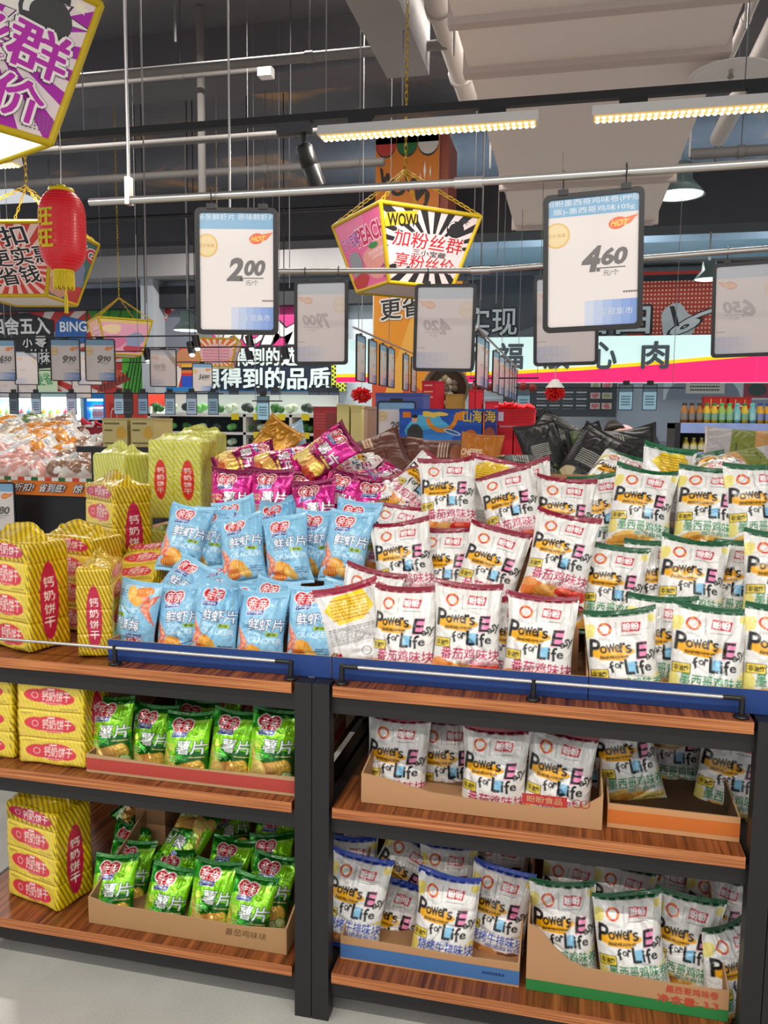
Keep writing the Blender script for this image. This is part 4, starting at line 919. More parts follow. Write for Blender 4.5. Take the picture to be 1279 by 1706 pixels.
def price_frame(label, cx, cy, Y, big, price, front=True, yaw=0, roll=0, w=.24, h=.335, title=None, group='hanging price frames', railz=None, detail=True, c=None):
    c = c or at(cx, cy, Y); R = Matrix.Rotation(math.radians(yaw), 3, 'Z') @ Matrix.Rotation(math.radians(roll), 3, 'Y')
    root = thing('price_sign', label, 'price sign', c, R.to_euler(), group)
    bw, t, rd = .0125 if detail else .008, .012, .016
    def rr(W, H, r):
        p = []
        for sx, sz, a0 in ((1, -1, -90), (1, 1, 0), (-1, 1, 90), (-1, -1, 180)):
            for k in range(5):
                q = math.radians(a0 + k * 22.5); p.append((sx * (W / 2 - r) + r * math.cos(q), sz * (H / 2 - r) + r * math.sin(q)))
        return p
    o, i = rr(w, h, rd), rr(w - 2 * bw, h - 2 * bw, .008); n = len(o); b = MB()
    vs = [(x, -t / 2, z) for x, z in o] + [(x, -t / 2, z) for x, z in i] + [(x, t / 2, z) for x, z in o] + [(x, t / 2, z) for x, z in i]; fs = []
    for k in range(n):
        j = (k + 1) % n; fs += [(k, j, n + j, n + k), (2 * n + j, 2 * n + k, 3 * n + k, 3 * n + j), (j, k, 2 * n + k, 2 * n + j), (n + k, n + j, 3 * n + j, 3 * n + k)]
    b.add(vs, fs).build('frame', K['blackplastic'], root)
    W, H = w - 2 * bw + .002, h - 2 * bw + .002
    A = price_art(price, big, W, H, title); s = MB(); s.box(-W / 2, W / 2, -.001, .001, -H / 2, H / 2, (222, 208, 206))
    B = fade(A)
    fr = lambda x, y, z: (x - W / 2, -.001 - z, y - H / 2); bk = lambda x, y, z: (W / 2 - x, .001 + z, y - H / 2)
    if front: A.emit(s, fr, .00004, .0003)
    else:
        A.emit(s, bk, .00004, .0003); M = Art(); M.p = [(np.c_[W - p[:, 0], p[:, 1]][::-1], cl) for p, cl in B.p]; M.emit(s, fr, .00004, .0003)
    s.build('price_sheet', K['sheet'], root)
    if detail:
        for sx in (-.3, .32):
            x = sx * w; MB().box(x - .012, x + .012, -.009, .009, h / 2 - .004, h / 2 + .01).build('clip', K['blackplastic'], root)
            L = .02 if railz is None else max(.02, railz - c.z - h / 2)
            MB().tube([(x, 0, h / 2 + .008), (x, 0, h / 2 + L), (x + .002, -.012, h / 2 + L + .008), (x + .002, -.013, h / 2 + L + .022), (x, 0, h / 2 + L + .03), (x, .011, h / 2 + L + .02)], .0017, 6).build('hook', K['blackplastic'], root)
    else: MB().box(-.03, .03, -.004, .004, h / 2 - .002, h / 2 + .012).build('clip', K['blackplastic'], root)
    return root
def rod(label, pts, r, drops, joint=None, name='hanging_rail', group=None):
    root = thing(name, label, 'hanging rail', pts[0], group=group); o = Vector(pts[0])
    MB().tube([Vector(p) - o for p in pts], r, 12).build('bar', K['steel'], root)
    if joint is not None: 
        j = Vector(joint) - o; MB().tube([j - Vector((.035, 0, 0)), j + Vector((.035, 0, 0))], r * 1.35, 12).build('sleeve', K['steel'], root)
    for d in drops:
        q = Vector(d) - o; b = MB(); b.tube([(q.x, q.y, q.z + .02), (q.x, q.y, top_at(d[0], d[1]) - o.z)], r * .45, 8).build('drop_rod', K['steel'], root)
        MB().box(q.x - .007, q.x + .007, q.y - r * 1.1, q.y + r * 1.1, q.z - r * 1.3, q.z + .06).build('bracket', K['steel'], root)
    return root
Y1, Y2 = 2.12, 3.2
ra, rb, rc = at(150, 337, Y1), at(780, 304, Y1), at(1420, 262, Y1)
rod('nearest steel rail across the photo carrying the 2.00 and 4.60 price frames', [ra, rb, rc], .0105, [at(215, 333, Y1), at(1350, 266, Y1)], rb, group='steel rails over the island')
rd0, rd1, rd2 = at(378, 452, Y2), at(800, 451, Y2), at(1400, 405, Y2)
rod('second steel rail behind, carrying the price frames seen from the back', [rd0, rd1, rd2], .0105, [at(384, 453, Y2), at(1340, 410, Y2)], rd1, group='steel rails over the island')
def rz(px, pts, Y):   # height of a rail above photo column px
    x = at(px, 400, Y).x
    for a, b in zip(pts[:-1], pts[1:]):
        if a.x <= x <= b.x: return a.z + (b.z - a.z) * (x - a.x) / (b.x - a.x)
P1r, P2r = [ra, rb, rc], [rd0, rd1, rd2]
def hung(label, cx, Y, pts, gap, *a, **k):
    z = rz(cx, pts, Y); h = k.get('h', .335); c = at(cx, 400, Y); c.z = z - gap - h / 2
    return price_frame(label, cx, 0, Y, *a, railz=z - .012, c=c, **k)
hung('large black price frame reading 2.00 on the nearest rail', 394, Y1, P1r, .035, '2', '00', yaw=12, w=.225, title=('亲亲鲜虾片 原味鲜虾片', ''))
hung('large black price frame reading 4.60 on the nearest rail', 988, Y1, P1r, .04, '4', '60', yaw=-6, roll=-1.5, title=('盼盼墨西哥鸡味卷(PP版', '版)-墨西哥鸡味105g'))
G = 'price frames seen from the back'
hung('back of a price frame with a mirrored 79.00, left on the second rail', 535, Y2, P2r, .035, '79', '00', False, group=G, w=.225)
hung('back of a price frame with a mirrored 4.20 on the second rail', 743, Y2, P2r, .05, '4', '20', False, yaw=3, roll=.8, group=G)
hung('back of a price frame half hidden behind the 4.60 one', 947, Y2, P2r, .04, '6', '80', False, roll=-1.5, group=G)
hung('back of a price frame with a mirrored 6.50 at the right edge', 1252, Y2, P2r, .04, '6', '50', False, yaw=-6, roll=-1.5, group=G)
G = 'far price signs on the left'
FY = 5.9
for i, (px, big, pr, lab) in enumerate(((2, '4', '50', 'far price frame reading 4.50 at the left edge'), (109, '9', '90', 'far price frame reading 9.90, the left of two alike'), (167, '9', '90', 'far price frame reading 9.90, the right of two alike'))):
    price_frame(lab, px, 600, FY, big, pr, yaw=14, group=G, detail=False)
for px, py, Y, big, pr, fr, lab in ((44, 613, 7.2, '', '', False, 'far price frame turned away, behind the 4.50 one'), (150, 613, 7.2, '', '', False, 'far price frame turned away, between the two 9.90 ones'), (272, 613, 6.7, '9', '90', False, 'far price frame with mirrored figures right of the pink lantern box'),
        (337, 629, 9.0, '54', '80', True, 'far price frame reading 54.80 under the small red lantern box'), (14, 640, 9.0, '', '', False, 'far small price frame low at the left edge'), (46, 641, 9.0, '', '', False, 'far small price frame low behind the 4.50 one'), (136, 641, 9.0, '', '', False, 'far small price frame low behind the two 9.90 ones')):
    price_frame(lab, px, py, Y, big, pr, fr, yaw=14, group=G, detail=False)
def thin_rail(label, a, b, r=.006, drops=(), g='thin black rails'):
    root = thing('thin_rail', label, 'hanging rail', a, group=g); MB().tube([(0, 0, 0), Vector(b) - Vector(a)], r, 8).build('bar', K['black'], root)
    for d in drops:
        q = Vector(d) - Vector(a); MB().tube([q, (q.x, q.y, top_at(d[0], d[1]) - Vector(a).z)], .0028, 6).build('drop_wire', K['wire'], root)
z = at(109, 562, FY).z
thin_rail('thin black rail carrying the 4.50 and 9.90 frames', (at(-60, 562, FY).x, FY, z), (at(330, 562, FY).x, FY, z), drops=[(at(246, 562, FY).x, FY, z), (at(8, 562, FY).x, FY, z)])
z = at(150, 586, 7.2).z
thin_rail('thin black rail behind the 9.90 frames', (at(-60, 586, 7.2).x, 7.2, z), (at(240, 586, 7.2).x, 7.2, z), drops=[(at(230, 586, 7.2).x, 7.2, z), (at(20, 586, 7.2).x, 7.2, z)])
z = at(272, 579, 6.7).z
thin_rail('thin black rail over the mirrored frame left of the produce wall', (at(235, 579, 6.7).x, 6.7, z), (at(420, 579, 6.7).x, 6.7, z), drops=[(at(415, 579, 6.7).x, 6.7, z)])
z = at(337, 603, 9).z
thin_rail('thin black rail over the 54.80 frame', (at(-60, 603, 9).x, 9, z), (at(470, 603, 9).x, 9, z), drops=[(at(455, 603, 9).x, 9, z)])
z = at(60, 617, 9).z
thin_rail('thin black rail over the far small frames at the left', (at(-60, 617, 9).x, 9, z), (at(180, 617, 9).x, 9, z), drops=[(at(-50, 617, 9).x, 9, z), (at(172, 617, 9).x, 9, z)])
# two rails running away from the camera with frames seen edge on
def edge_row(pa, Ya, pb, xs, label, words, yaw):
    a = at(*pa, Ya); k = 60; 
    b = min((at(*pb, Ya + .05 * i) for i in range(120)), key=lambda p: abs(p.x - a.x)); b.x = a.x; zr = (a.z + b.z) / 2; a.z = b.z = zr
    root = thing('thin_rail', label, 'hanging rail', a, group='rails running away from the camera'); MB().tube([(0, 0, 0), b - a], .008, 8).build('bar', K['steel'], root)
    for q in (.15, (b - a).y * .5): MB().tube([(0, q, 0), (0, q, top_at(a.x, a.y + q) - zr)], .0028, 6).build('drop_wire', K['wire'], root)
    for px, wd in zip(xs, words):
        c = min((at(px, 560, 3 + .03 * i) for i in range(300)), key=lambda p: abs(p.x - a.x)); c.x = a.x; c.z = zr - .2
        price_frame('price frame seen almost edge on, ' + wd, 0, 0, 0, '', '', True, yaw=yaw, group='price frames seen edge on', detail=False, c=c)
edge_row((588, 544), 5.6, (691, 591), (601, 621, 638, 652, 677, 690), 'rail running away in front of the orange pillar', ['nearest on the rail by the orange pillar', 'second on the rail by the orange pillar', 'third on the rail by the orange pillar', 'fourth on the rail by the orange pillar', 'fifth on the rail by the orange pillar', 'last on the rail by the orange pillar'], 89)
edge_row((794, 546), 5.3, (860, 611), (801, 808, 827, 837, 846, 851, 855, 859), 'rail running away in front of the white meat sign', [w + ' on the rail before the white meat sign' for w in ('nearest', 'second', 'third', 'fourth', 'fifth', 'sixth', 'seventh', 'last')], 83)

# ------------------------------------------------------------------ track lighting
def linear_lamp(label, c, L, row='linear track lamps', yaw=0, power=None, bulbs=True, wires=False):
    root = thing('track_lamp', label, 'lamp', c, (0, 0, yaw), row)
    b = MB(); b.prism([(-.0, 0)], 0, 0) if False else None
    MB().add([(x, y, z) for x in (-L / 2, L / 2) for y, z in ((-.03, .045), (.03, .045), (.045, 0), (-.045, 0))], [(0, 1, 2, 3), (7, 6, 5, 4), (0, 4, 5, 1), (1, 5, 6, 2), (3, 7, 4, 0), (2, 6, 7, 3)]).build('housing', K['white'], root)
    n = int(L / .028) if bulbs else 0; q = MB()
    q.box(-L / 2 + .01, L / 2 - .01, -.04, .04, -.006, -.0005, mi=1)
    for y in (-.024, .024):
        for i in range(n):
            x = -L / 2 + .025 + i * (L - .05) / max(1, n - 1); q.lathe([(.0095, -.004), (.008, -.012), (.0, -.015)], (x, y, 0), 7)
    o = q.build('led_strip', [K['led'], K['pcb']], root); o['label'] = 'glowing rows of warm leds'
    for x in (-L * .3, L * .3): MB().box(x - .06, x + .06, -.018, .018, .045, .075).build('adapter', K['blackplastic'], root)
    if wires:
        for x in (-L * .3, L * .3): MB().tube([(x, 0, .07), (x, 0, CEIL - c[2])], .003, 6).build('suspension_wire', K['wire'], root)
    a = area('lamp_light', (0, 0, -.009), L, .022, power or LAMP_W, (1, .94, .86)); a.parent = root
    return root
TY = 3.9
ta, tb = at(-300, 262, TY), at(1500, 133, TY); tz = at(800, 182, TY).z
def track(label, x0, x1, y, z, wires=()):
    root = thing('lighting_track', label, 'lighting track', (x0, y, z), group='lighting tracks')
    MB().box(0, x1 - x0, -.018, .018, 0, .035).build('rail_profile', K['black'], root)
    for x in wires: MB().tube([(x - x0, 0, .035), (x - x0, 0, top_at(x, y) - z)], .003, 6).build('suspension_wire', K['wire'], root)
track('black lighting track over the island with two linear lamps', ta.x, tb.x, TY, tz, (at(140, 230, TY).x, at(543, 190, TY).x, at(1240, 150, TY).x))
l0, l1 = at(532, 235, TY), at(896, 218, TY)
linear_lamp('linear led lamp on the track above the 2.00 to 4.60 frames, warm lit', ((l0.x + l1.x) / 2, TY, tz - .075), l1.x - l0.x)
m0, m1 = at(985, 215, TY), at(1340, 195, TY)
linear_lamp('linear led lamp at the right end of the track, cut by the photo edge', ((m0.x + m1.x) / 2, TY, tz - .075), m1.x - m0.x)
ll = at(-30, 277, 4.4); linear_lamp('linear led lamp under the purple lantern box at the left edge', (ll.x, 4.4, ll.z), .5, wires=True)
for i, x in enumerate((-2.6, -1.3, 0, 1.3)):  # lamp row and track added out of view to light the bag fronts
    linear_lamp('added unseen led lamp over the customer aisle, number %s from the left' % ('one two three four'.split()[i]), (x, .35, tz - .1), 1.1, 'added aisle lamps', power=LAMP_W * 1.1, bulbs=False)
track('added unseen lighting track over the customer aisle', -3.4, 2.4, .35, tz - .025, (-2, 1))
for i, x in enumerate((-2.6, -1.3, 0, 1.3)):  # second added row, unseen, throws light low onto the lower tiers
    linear_lamp('added unseen led lamp of the row behind the aisle, number %s from the left' % ('one two three four'.split()[i]), (x, -1.5, tz - .1), 1.1, 'added aisle lamps', power=LAMP_W * 1.15, bulbs=False)
track('added unseen lighting track behind the customer aisle', -3.4, 2.4, -1.5, tz - .025, (-2, 1))
hz = at(700, 330, 11.5).z
for i, (x, y) in enumerate(((-4.6, 6.2), (-2.4, 6.2), (-.4, 6.2), (2.6, 6.2), (-5, 11.35), (-2.6, 11.35), (.2, 11.35), (3.2, 11.35))):  # added lamps, kept out of sight, to brighten the far hall
    linear_lamp('added unseen led lamp deep in the hall, %s row, %s place' % (('near', 'far')[i // 4], 'first second third fourth'.split()[i % 4]), (x, y, 4.8 if i < 4 else hz), 1.2, 'added deep hall lamps', power=LAMP_W * (4 if i < 4 else 7), bulbs=False, wires=True)
# black spot on the track
sp = at(492, 222, TY); s = thing('track_spotlight', 'black cylindrical spotlight hanging from the lighting track', 'spotlight', (sp.x, TY, tz))
MB().box(-.09, .08, -.022, .022, -.05, -.001).build('adapter', K['dkgrey'], s)
MB().tube([(.04, 0, -.05), (.045, 0, -.12)], .012, 8).build('arm', K['blackplastic'], s)
R = Matrix.Rotation(math.radians(22), 3, 'X') @ Matrix.Rotation(math.radians(-16), 3, 'Y'); p0 = Vector((.035, -.0, -.1)); ax = R @ Vector((0, 0, -1))
MB().tube([p0, p0 + ax * .02, p0 + ax * .1, p0 + ax * .103, p0 + ax * .106, p0 + ax * .2], [.03, .043, .044, .041, .044, .044], 20).build('lamp_body', K['blackplastic'], s)
# small spots and pendants far away
G = 'small far spotlights'
for i, (px, py) in enumerate(((235, 580), (247, 603), (329, 582), (418, 582), (417, 603), (477, 602), (320, 592))):
    c = at(px, py, 9.2); s = thing('track_spotlight', 'small lit spotlight far away, ' + ('left of the mirrored frame', 'just above the mirrored frame corner', 'left of the small red lantern box', 'upper of two under the pink mural', 'lower of two under the pink mural', 'rightmost beside the 79.00 frame', 'behind the small red lantern box')[i], 'spotlight', c, group=G)
    MB().tube([(-.03, .0, .16), (0, 0, .02)], .045, 10).build('lamp_body', K['blackplastic'], s); MB().lathe([(.0, -.02), (.026, -.014), (.034, .012), (0, .02)], (.005, -.01, 0), 10).build('lens', K['cool'], s)
    MB().tube([(-.03, 0, .16), (-.03, 0, CEIL - c.z)], .006, 5).build('drop_wire', K['black'], s)
def pendant(label, px, py, Y, r, group='pendant lamps'):
    c = at(px, py, Y); s = thing('pendant_lamp', label, 'lamp', c, group=group)
    MB().lathe([(.02, r * 1.3), (r * .45, r * 1.2), (r * .5, r * .6), (r, 0), (r * .97, 0), (r * .46, r * .58)], n=24).build('lamp_shade', mat('grey green enamel', (110, 130, 128), .4), s)
    MB().lathe([(0, r * .08), (r * .9, r * .08), (r * .9, r * .02), (0, .0)], n=24).build('lens', K['cool'], s)
    MB().tube([(0, 0, r * 1.2), (0, 0, top_at(c.x, c.y) - c.z)], .012, 6).build('drop_rod', K['grey'], s)
pendant('grey green dome lamp with cool light left of the 2.00 frame', 313, 551, 10.3, .21)
pendant('bright cool dome lamp glowing right of the 4.60 frame', 1130, 326, 9.0, .26)
pendant('small cool dome lamp above the red dotted mural', 1180, 466, 11.0, .18)

# ------------------------------------------------------------------ festive lantern boxes
def lantern_box(label, corner, px, py, Y, a, b, h, yaw, arts, group='festive lantern boxes', chain=1.0):
    R = Matrix.Rotation(math.radians(yaw), 3, 'Z'); sx, sy, up = corner
    loc = at(px, py, Y) - R @ Vector((sx * (a if up else b) / 2, sy * (a if up else b) / 2, h / 2 if up else -h / 2))
    root = thing('lantern_box', label, 'lantern', loc, (0, 0, math.radians(yaw)), group)
    t = .0125 * a / .6
    for i in range(4):
        Q = Matrix.Rotation(math.radians(90 * i), 3, 'Z'); A = arts[i % len(arts)]()
        A.clip([((1 - b / a) / 2, 0), ((1 + b / a) / 2, 0), (1, 1), (0, 1)])
        f = lambda x, y, z: Q @ Vector(((x - .5) * a, -(b / 2 + (a - b) / 2 * y) - z, (y - .5) * h))
        m = MB(); m.add([f(x, y, 0) for x, y in (((1 - b / a) / 2, 0), ((1 + b / a) / 2, 0), (1, 1), (0, 1))], [(0, 1, 2, 3)], (240, 226, 224))
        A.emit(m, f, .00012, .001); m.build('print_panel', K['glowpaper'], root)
    e = MB(); cs = [(-1, -1), (1, -1), (1, 1), (-1, 1)]
    for k in range(4):
        (x0, y0), (x1, y1) = cs[k], cs[(k + 1) % 4]
        for s2, z in ((a, h / 2), (b, -h / 2)): e.tube([(x0 * s2 / 2, y0 * s2 / 2, z), (x1 * s2 / 2, y1 * s2 / 2, z)], t, 4)
        e.tube([(x0 * b / 2, y0 * b / 2, -h / 2), (x0 * a / 2, y0 * a / 2, h / 2)], t, 4)
    e.build('yellow_edging', K['yellowtrim'], root)
    MB().box(-b / 2 + t, b / 2 - t, -b / 2 + t, b / 2 - t, -h / 2 - .004, -h / 2 + .004).build('diffuser', K['lid'] if chain > 1.5 else K['white'], root)
    if chain:
        ch = MB(); top = Vector((0, 0, h / 2 + .45 * a)); 
        def links(p, q):
            n = max(2, int((q - p).length / (.035)))
            for k in range(n):
                c = p + (q - p) * ((k + .5) / n); d = (q - p).normalized(); sd = d.cross(Vector((0, 1, 0) if k % 2 else (1, 0, .3))).normalized() * .008
                l = .023; pts = [c + d * l, c + d * l * .5 + sd, c - d * l * .5 + sd, c - d * l, c - d * l * .5 - sd, c + d * l * .5 - sd, c + d * l]; ch.tube(pts, .0032, 4, caps=False)
        for x, y in cs: links(Vector((x * a / 2, y * a / 2, h / 2)), top)
        links(top, Vector((0, 0, top_at(loc.x, loc.y) - loc.z))); ch.build('chain', K['chain'], root)
    return root
def la_purple():
    A = Art(); A.rect(0, 0, 1, 1, (240, 222, 222)); A.rays(.5, .55, 1.2, 16, (176, 40, 170), .1, .5)
    for i in range(10):
        for j in range(6): A.ell(.68 + .02 * i, .06 + .02 * j, .006, .006, (120, 110, 120), 6)
    A.star(.7, .8, .13, .26, 11, (60, 54, 70), seed=2); A.star(.7, .8, .12, .235, 11, (244, 234, 226), seed=2)
    A.ell(.74, .78, .13, .15, (70, 70, 70)); A.ring(.74, .78, .11, .13, .03, (240, 236, 230), 10, 1.7, 3.3); A.rect(.79, .9, .85, .95, (60, 60, 60)); A.star(.9, .92, .02, .045, 6, (250, 240, 210))
    for tx, x0, y0, x1, y1, r in (('加粉丝', -.1, .46, .58, .72, -.14), ('群', .58, .4, .86, .7, -.14), ('享粉丝', -.04, .14, .52, .36, -.14), ('价', .52, .08, .76, .34, -.14)):
        A.text(tx, x0, y0, x1, y1, (188, 44, 170), .01, rot=r, out=(70, 64, 74), ow=.075); A.text(tx, x0, y0, x1, y1, (188, 44, 170), .02, rot=r, out=(248, 238, 232), ow=.05)
    A.text('三小宝藏', .12, .37, .55, .48, (168, 50, 150), .0, rot=-.14, out=(248, 238, 232)); return A
def la_wow():
    A = Art(); A.rect(0, 0, 1, 1, (240, 220, 220)); A.rays(.55, .5, 1.2, 22, (38, 36, 38), .05, .5)
    A.blob(.5, .44, .36, .26, (240, 222, 222), 3)
    A.poly([(.06, .7), (.36, .8), (.36, .96), (.06, .88)], (244, 196, 40)); A.text('WOW!', .08, .73, .38, .9, (34, 30, 30), .03, rot=.12)
    A.ell(.76, .78, .09, .11, (40, 38, 40)); A.star(.84, .9, .02, .06, 7, (60, 60, 60)); A.ring(.75, .79, .07, .09, .015, (230, 226, 224), 8, 1.7, 3.2)
    A.text('加粉丝群', .16, .47, .86, .68, (206, 34, 50), .012, rot=-.05, out=(250, 240, 236), ow=.05); A.text('享粉丝价', .2, .2, .8, .39, (206, 34, 50), .012, rot=-.05, out=(250, 240, 236), ow=.05)
    A.text('三小宝藏', .36, .385, .7, .46, (40, 36, 40), .005, rot=-.05); return A
def la_peach():
    A = Art(); A.rect(0, 0, 1, 1, (238, 106, 158)); A.blob(.75, .35, .3, .25, (240, 160, 150), 2); A.blob(.3, .85, .4, .2, (240, 130, 170), 5)
    A.text('PEACH', .42, .58, .97, .82, (206, 30, 90), .03, rot=.05, out=(250, 220, 230), ow=.05); A.text('三小宝藏', .1, .6, .46, .78, (150, 40, 150), .01, rot=.12, out=(240, 190, 220)); A.ell(.7, .53, .09, .04, (60, 140, 70))
    A.text('SANXIAOBAO', .58, .42, .93, .48, (250, 244, 246), .0, rot=.1); A.text('ZANGJISHI', .62, .35, .92, .41, (250, 244, 246), .0, rot=.1)
    A.text('宝藏', .76, .08, .98, .26, (150, 30, 130), .01); A.rect(.36, .3, .42, .36, (250, 250, 250))
    A.blob(.3, .36, .12, .2, (150, 152, 160), 4, .06); A.blob(.32, .12, .16, .1, (196, 50, 50), 2, .08); return A
def la_red():
    A = Art(); A.rect(0, 0, 1, 1, (204, 60, 50)); A.rays(.55, .4, 1.3, 24, (238, 196, 184), .02, .45)
    A.text('折扣', .2, .66, .72, .92, (34, 30, 30), .02, rot=.16, out=(246, 230, 224)); A.text('更实惠', .34, .42, .96, .66, (34, 30, 30), .02, rot=.16, out=(246, 230, 224)); A.text('更省钱', .2, .14, .8, .38, (34, 30, 30), .02, rot=.16, out=(246, 230, 224)); return A
def la_green():
    A = Art(); A.rect(0, 0, 1, 1, (60, 110, 110)); A.blob(.2, .4, .3, .4, (150, 60, 60), 3); A.blob(.2, .45, .18, .2, (224, 180, 170), 4); A.blob(.65, .45, .22, .2, (120, 130, 160), 5); A.blob(.7, .14, .3, .12, (190, 60, 60), 6); A.blob(.35, .18, .18, .16, (206, 150, 130), 9)
    A.text('BING', .2, .72, 1.0, .92, (196, 40, 60), .03, rot=-.12, out=(250, 236, 236)); return A
def la_pink():
    A = Art(); A.rect(0, 0, 1, 1, (236, 168, 190)); A.blob(.68, .4, .18, .24, (150, 160, 190), 2); A.blob(.68, .16, .2, .1, (196, 70, 90), 4); A.blob(.25, .7, .2, .12, (240, 210, 170), 6); A.blob(.3, .35, .2, .2, (220, 120, 160), 8); A.rect(0, .88, 1, 1, (226, 200, 120)); return A
def la_small():
    A = Art(); A.rect(0, 0, 1, 1, (240, 120, 70)); A.rays(.5, .4, 1.2, 24, (248, 226, 200), 0, .45); A.blob(.5, .45, .38, .36, (240, 190, 200), 2, .05)
    for i in range(5): A.smear(.2, .2 + .11 * i, .8, .28 + .11 * i, 2, (206, 40, 70), i)
    return A
lantern_box('huge purple and white lantern box at the upper left corner, lit underneath', (1, -1, 0), 84, 238, 2.35, .66, .43, .42, 66, [la_purple], chain=2)
lantern_box('pink peach and black-rayed WOW lantern box hanging mid air on yellow chains', (-1, -1, 1), 634, 336, 4.25, .62, .4, .38, 40, [la_wow, la_wow, la_peach, la_peach])
lantern_box('red rayed lantern box with black lettering behind the red paper lantern', (1, -1, 0), 77, 492, 4.6, .66, .43, .42, 9, [la_red, la_green, la_red, la_green])
lantern_box('far pink lantern box above the two 9.90 frames', (-1, -1, 1), 164, 528, 8.6, .62, .4, .4, 44, [la_pink, la_pink, la_small, la_small])
lantern_box('far small red and pink lantern box left of the 2.00 frame bottom', (-1, -1, 1), 322, 563, 9.6, .55, .36, .34, 18, [la_small, la_pink])
# red paper lantern
lc = at(104, 385, 3.7); k = .052
L = thing('paper_lantern', 'red ribbed paper lantern with gold lettering and tassel at the upper left', 'lantern', lc)
H2, Rr = .19, .112; prof = []
for i in range(57):
    t = -1 + 2 * i / 56; r = Rr * (1 - .5 * abs(t) ** 4.6) * (1 - .012 * (i % 2)); prof.append((r, t * H2))
rr_ = lambda z: Rr * (1 - .5 * abs(z / H2) ** 4.6)
MB().lathe(prof, n=48, col=(226, 24, 40)).build('lantern_body', pmat('red lantern paper', .4, emit=.1, coat=.2), L)
q = MB()
for i in range(25):
    z = (-.94 + 1.88 * i / 24) * H2; q.tube([((rr_(z) + .0002) * math.cos(t), (rr_(z) + .0002) * math.sin(t), z) for t in np.linspace(0, 2 * math.pi, 41)], .0011, 4, caps=False)
q.build('wire_ribs', mat('pale red wire', (236, 90, 90), .4), L)
MB().lathe([(.0, H2 + .03), (.02, H2 + .03), (.024, H2 + .012), (.06, H2 + .012), (.062, H2 - .008), (.0, H2 - .01)], n=24).build('top_cap', K['gold'], L)
MB().lathe([(.0, -H2 + .01), (.05, -H2 + .01), (.052, -H2 - .012), (0, -H2 - .012)], n=24).build('bottom_cap', K['gold'], L)
f = MB()
for i in range(40):
    t = 2 * math.pi * i / 40; x, y = .047 * math.cos(t), .047 * math.sin(t); f.tube([(x, y, -H2 - .01), (x * 1.04, y * 1.04, -H2 - .05), (x, y, -H2 - .082 - .006 * (i % 3))], .0038, 5)
f.build('fringe', K['gold'], L)
f = MB(); f.tube([(.03, -.03, -H2 - .06), (.032, -.035, -H2 - .11)], .003, 5)
for i in range(9): f.tube([(.032, -.035, -H2 - .1), (.032 + .006 * math.cos(i), -.035 + .006 * math.sin(i), -H2 - .13), (.032 + .007 * math.cos(i), -.035 + .007 * math.sin(i), -H2 - .215)], .0024, 5)
f.build('tassel', K['gold'], L)
A = Art(); A.text('旺', -.5, .1, .5, 1.0, (250, 214, 30), .02, out=(250, 226, 60), ow=.02); A.text('旺', -.5, -1.1, .5, -.2, (250, 214, 30), .02, out=(250, 226, 60), ow=.02)
m = MB(); A.emit(m, lambda x, y, z: ((rr_(y * .085) + .0015 + z) * math.sin(-.22 + x * .8), -(rr_(y * .085) + .0015 + z) * math.cos(-.22 + x * .8), y * .085), .0002, .0003)
m.build('gold_lettering', K['paper'], L)
MB().tube([(0, 0, H2 + .03), (.004, 0, H2 + .2), (-.003, 0, H2 + .4), (0, 0, CEIL - lc.z)], .0022, 6).build('cord', K['white'], L)

# ------------------------------------------------------------------ duct, pipes and overhead odds and ends
D = thing('air_duct', 'wide white insulated air duct running overhead on the right', 'duct', (dx0, dy1, DZ))
MB().box(0, dx1 - dx0, 1.5 - dy1, 0, 0, .55).build('duct_shell', K['duct'], D)
for px, py, wd in ((772, 38, .07), (795, 122, .09), (840, 312, .06), (862, 378, .05)):
    y = onz(px, py, DZ).y - dy1; MB().box(-.03, dx1 - dx0 + .03, y - wd, y, -.035, .57).build('joint_flange', mat('duct flange', (206, 190, 182), .6), D)
for y in (3.0, 4.6, 6.6):
    for x in (-.05, dx1 - dx0 + .05): MB().tube([(x, y - dy1, -.03), (x, y - dy1, CEIL - DZ)], .008, 6).build('hanger_rod', K['steel'], D)
def pipe(label, a, b, r, m='pipe', cl=0, g='overhead pipes', ext=None):
    a, b = Vector(a), Vector(b); o = thing('overhead_pipe', label, 'pipe', a, group=g); MB().tube([(0, 0, 0), b - a], r, 12).build('pipe_run', K[m], o)
    for i in range(cl): 
        q = (b - a) * ((i + .5) / cl); d = (b - a).normalized() * .03; MB().tube([q - d, q + d], r * 1.18, 12).build('coupling', K[m], o); top_at(a.x + q.x, a.y) == CEIL and MB().tube([q, (q.x, q.y, CEIL - a.z)], .004, 5).build('hanger_rod', K['dkgrey'], o)
def ypipe(label, pa, pb, z, r, cl=2, m='pipe'):
    a, b = onz(*pa, z), onz(*pb, z); x = (a.x + b.x) / 2; pipe(label, (x, a.y - 1.5, z), (x, b.y, z), r, m, cl)
ypipe('thick pale pipe beside the white duct', (742, 0), (772, 168), 4.2, .085, 3)
ypipe('thin pale pipe beside the thick one left of the duct', (722, 20), (742, 70), 4.4, .03, 2)
ypipe('thick pale pipe right of the duct', (1262, 80), (1205, 230), 4.0, .07, 2)
ypipe('thin pale pipe right of the duct at the photo edge', (1238, 30), (1222, 90), 4.1, .03, 2)
def xpipe(label, pa, pb, Y, r, m='dullpipe', cl=2):
    a, b = at(*pa, Y), at(*pb, Y); z = (a.z + b.z) / 2; pipe(label, (a.x, Y, z), (b.x, Y, z), r, m, cl)
xpipe('pale sprinkler pipe crossing to the thick pipe near the top', (-80, 148), (745, 76), 6.0, .035)
xpipe('thin pale conduit crossing below the sprinkler pipe', (-80, 160), (440, 118), 7.0, .02)
xpipe('grey pipe crossing behind the lighting track', (-80, 258), (700, 212), 6.8, .03)
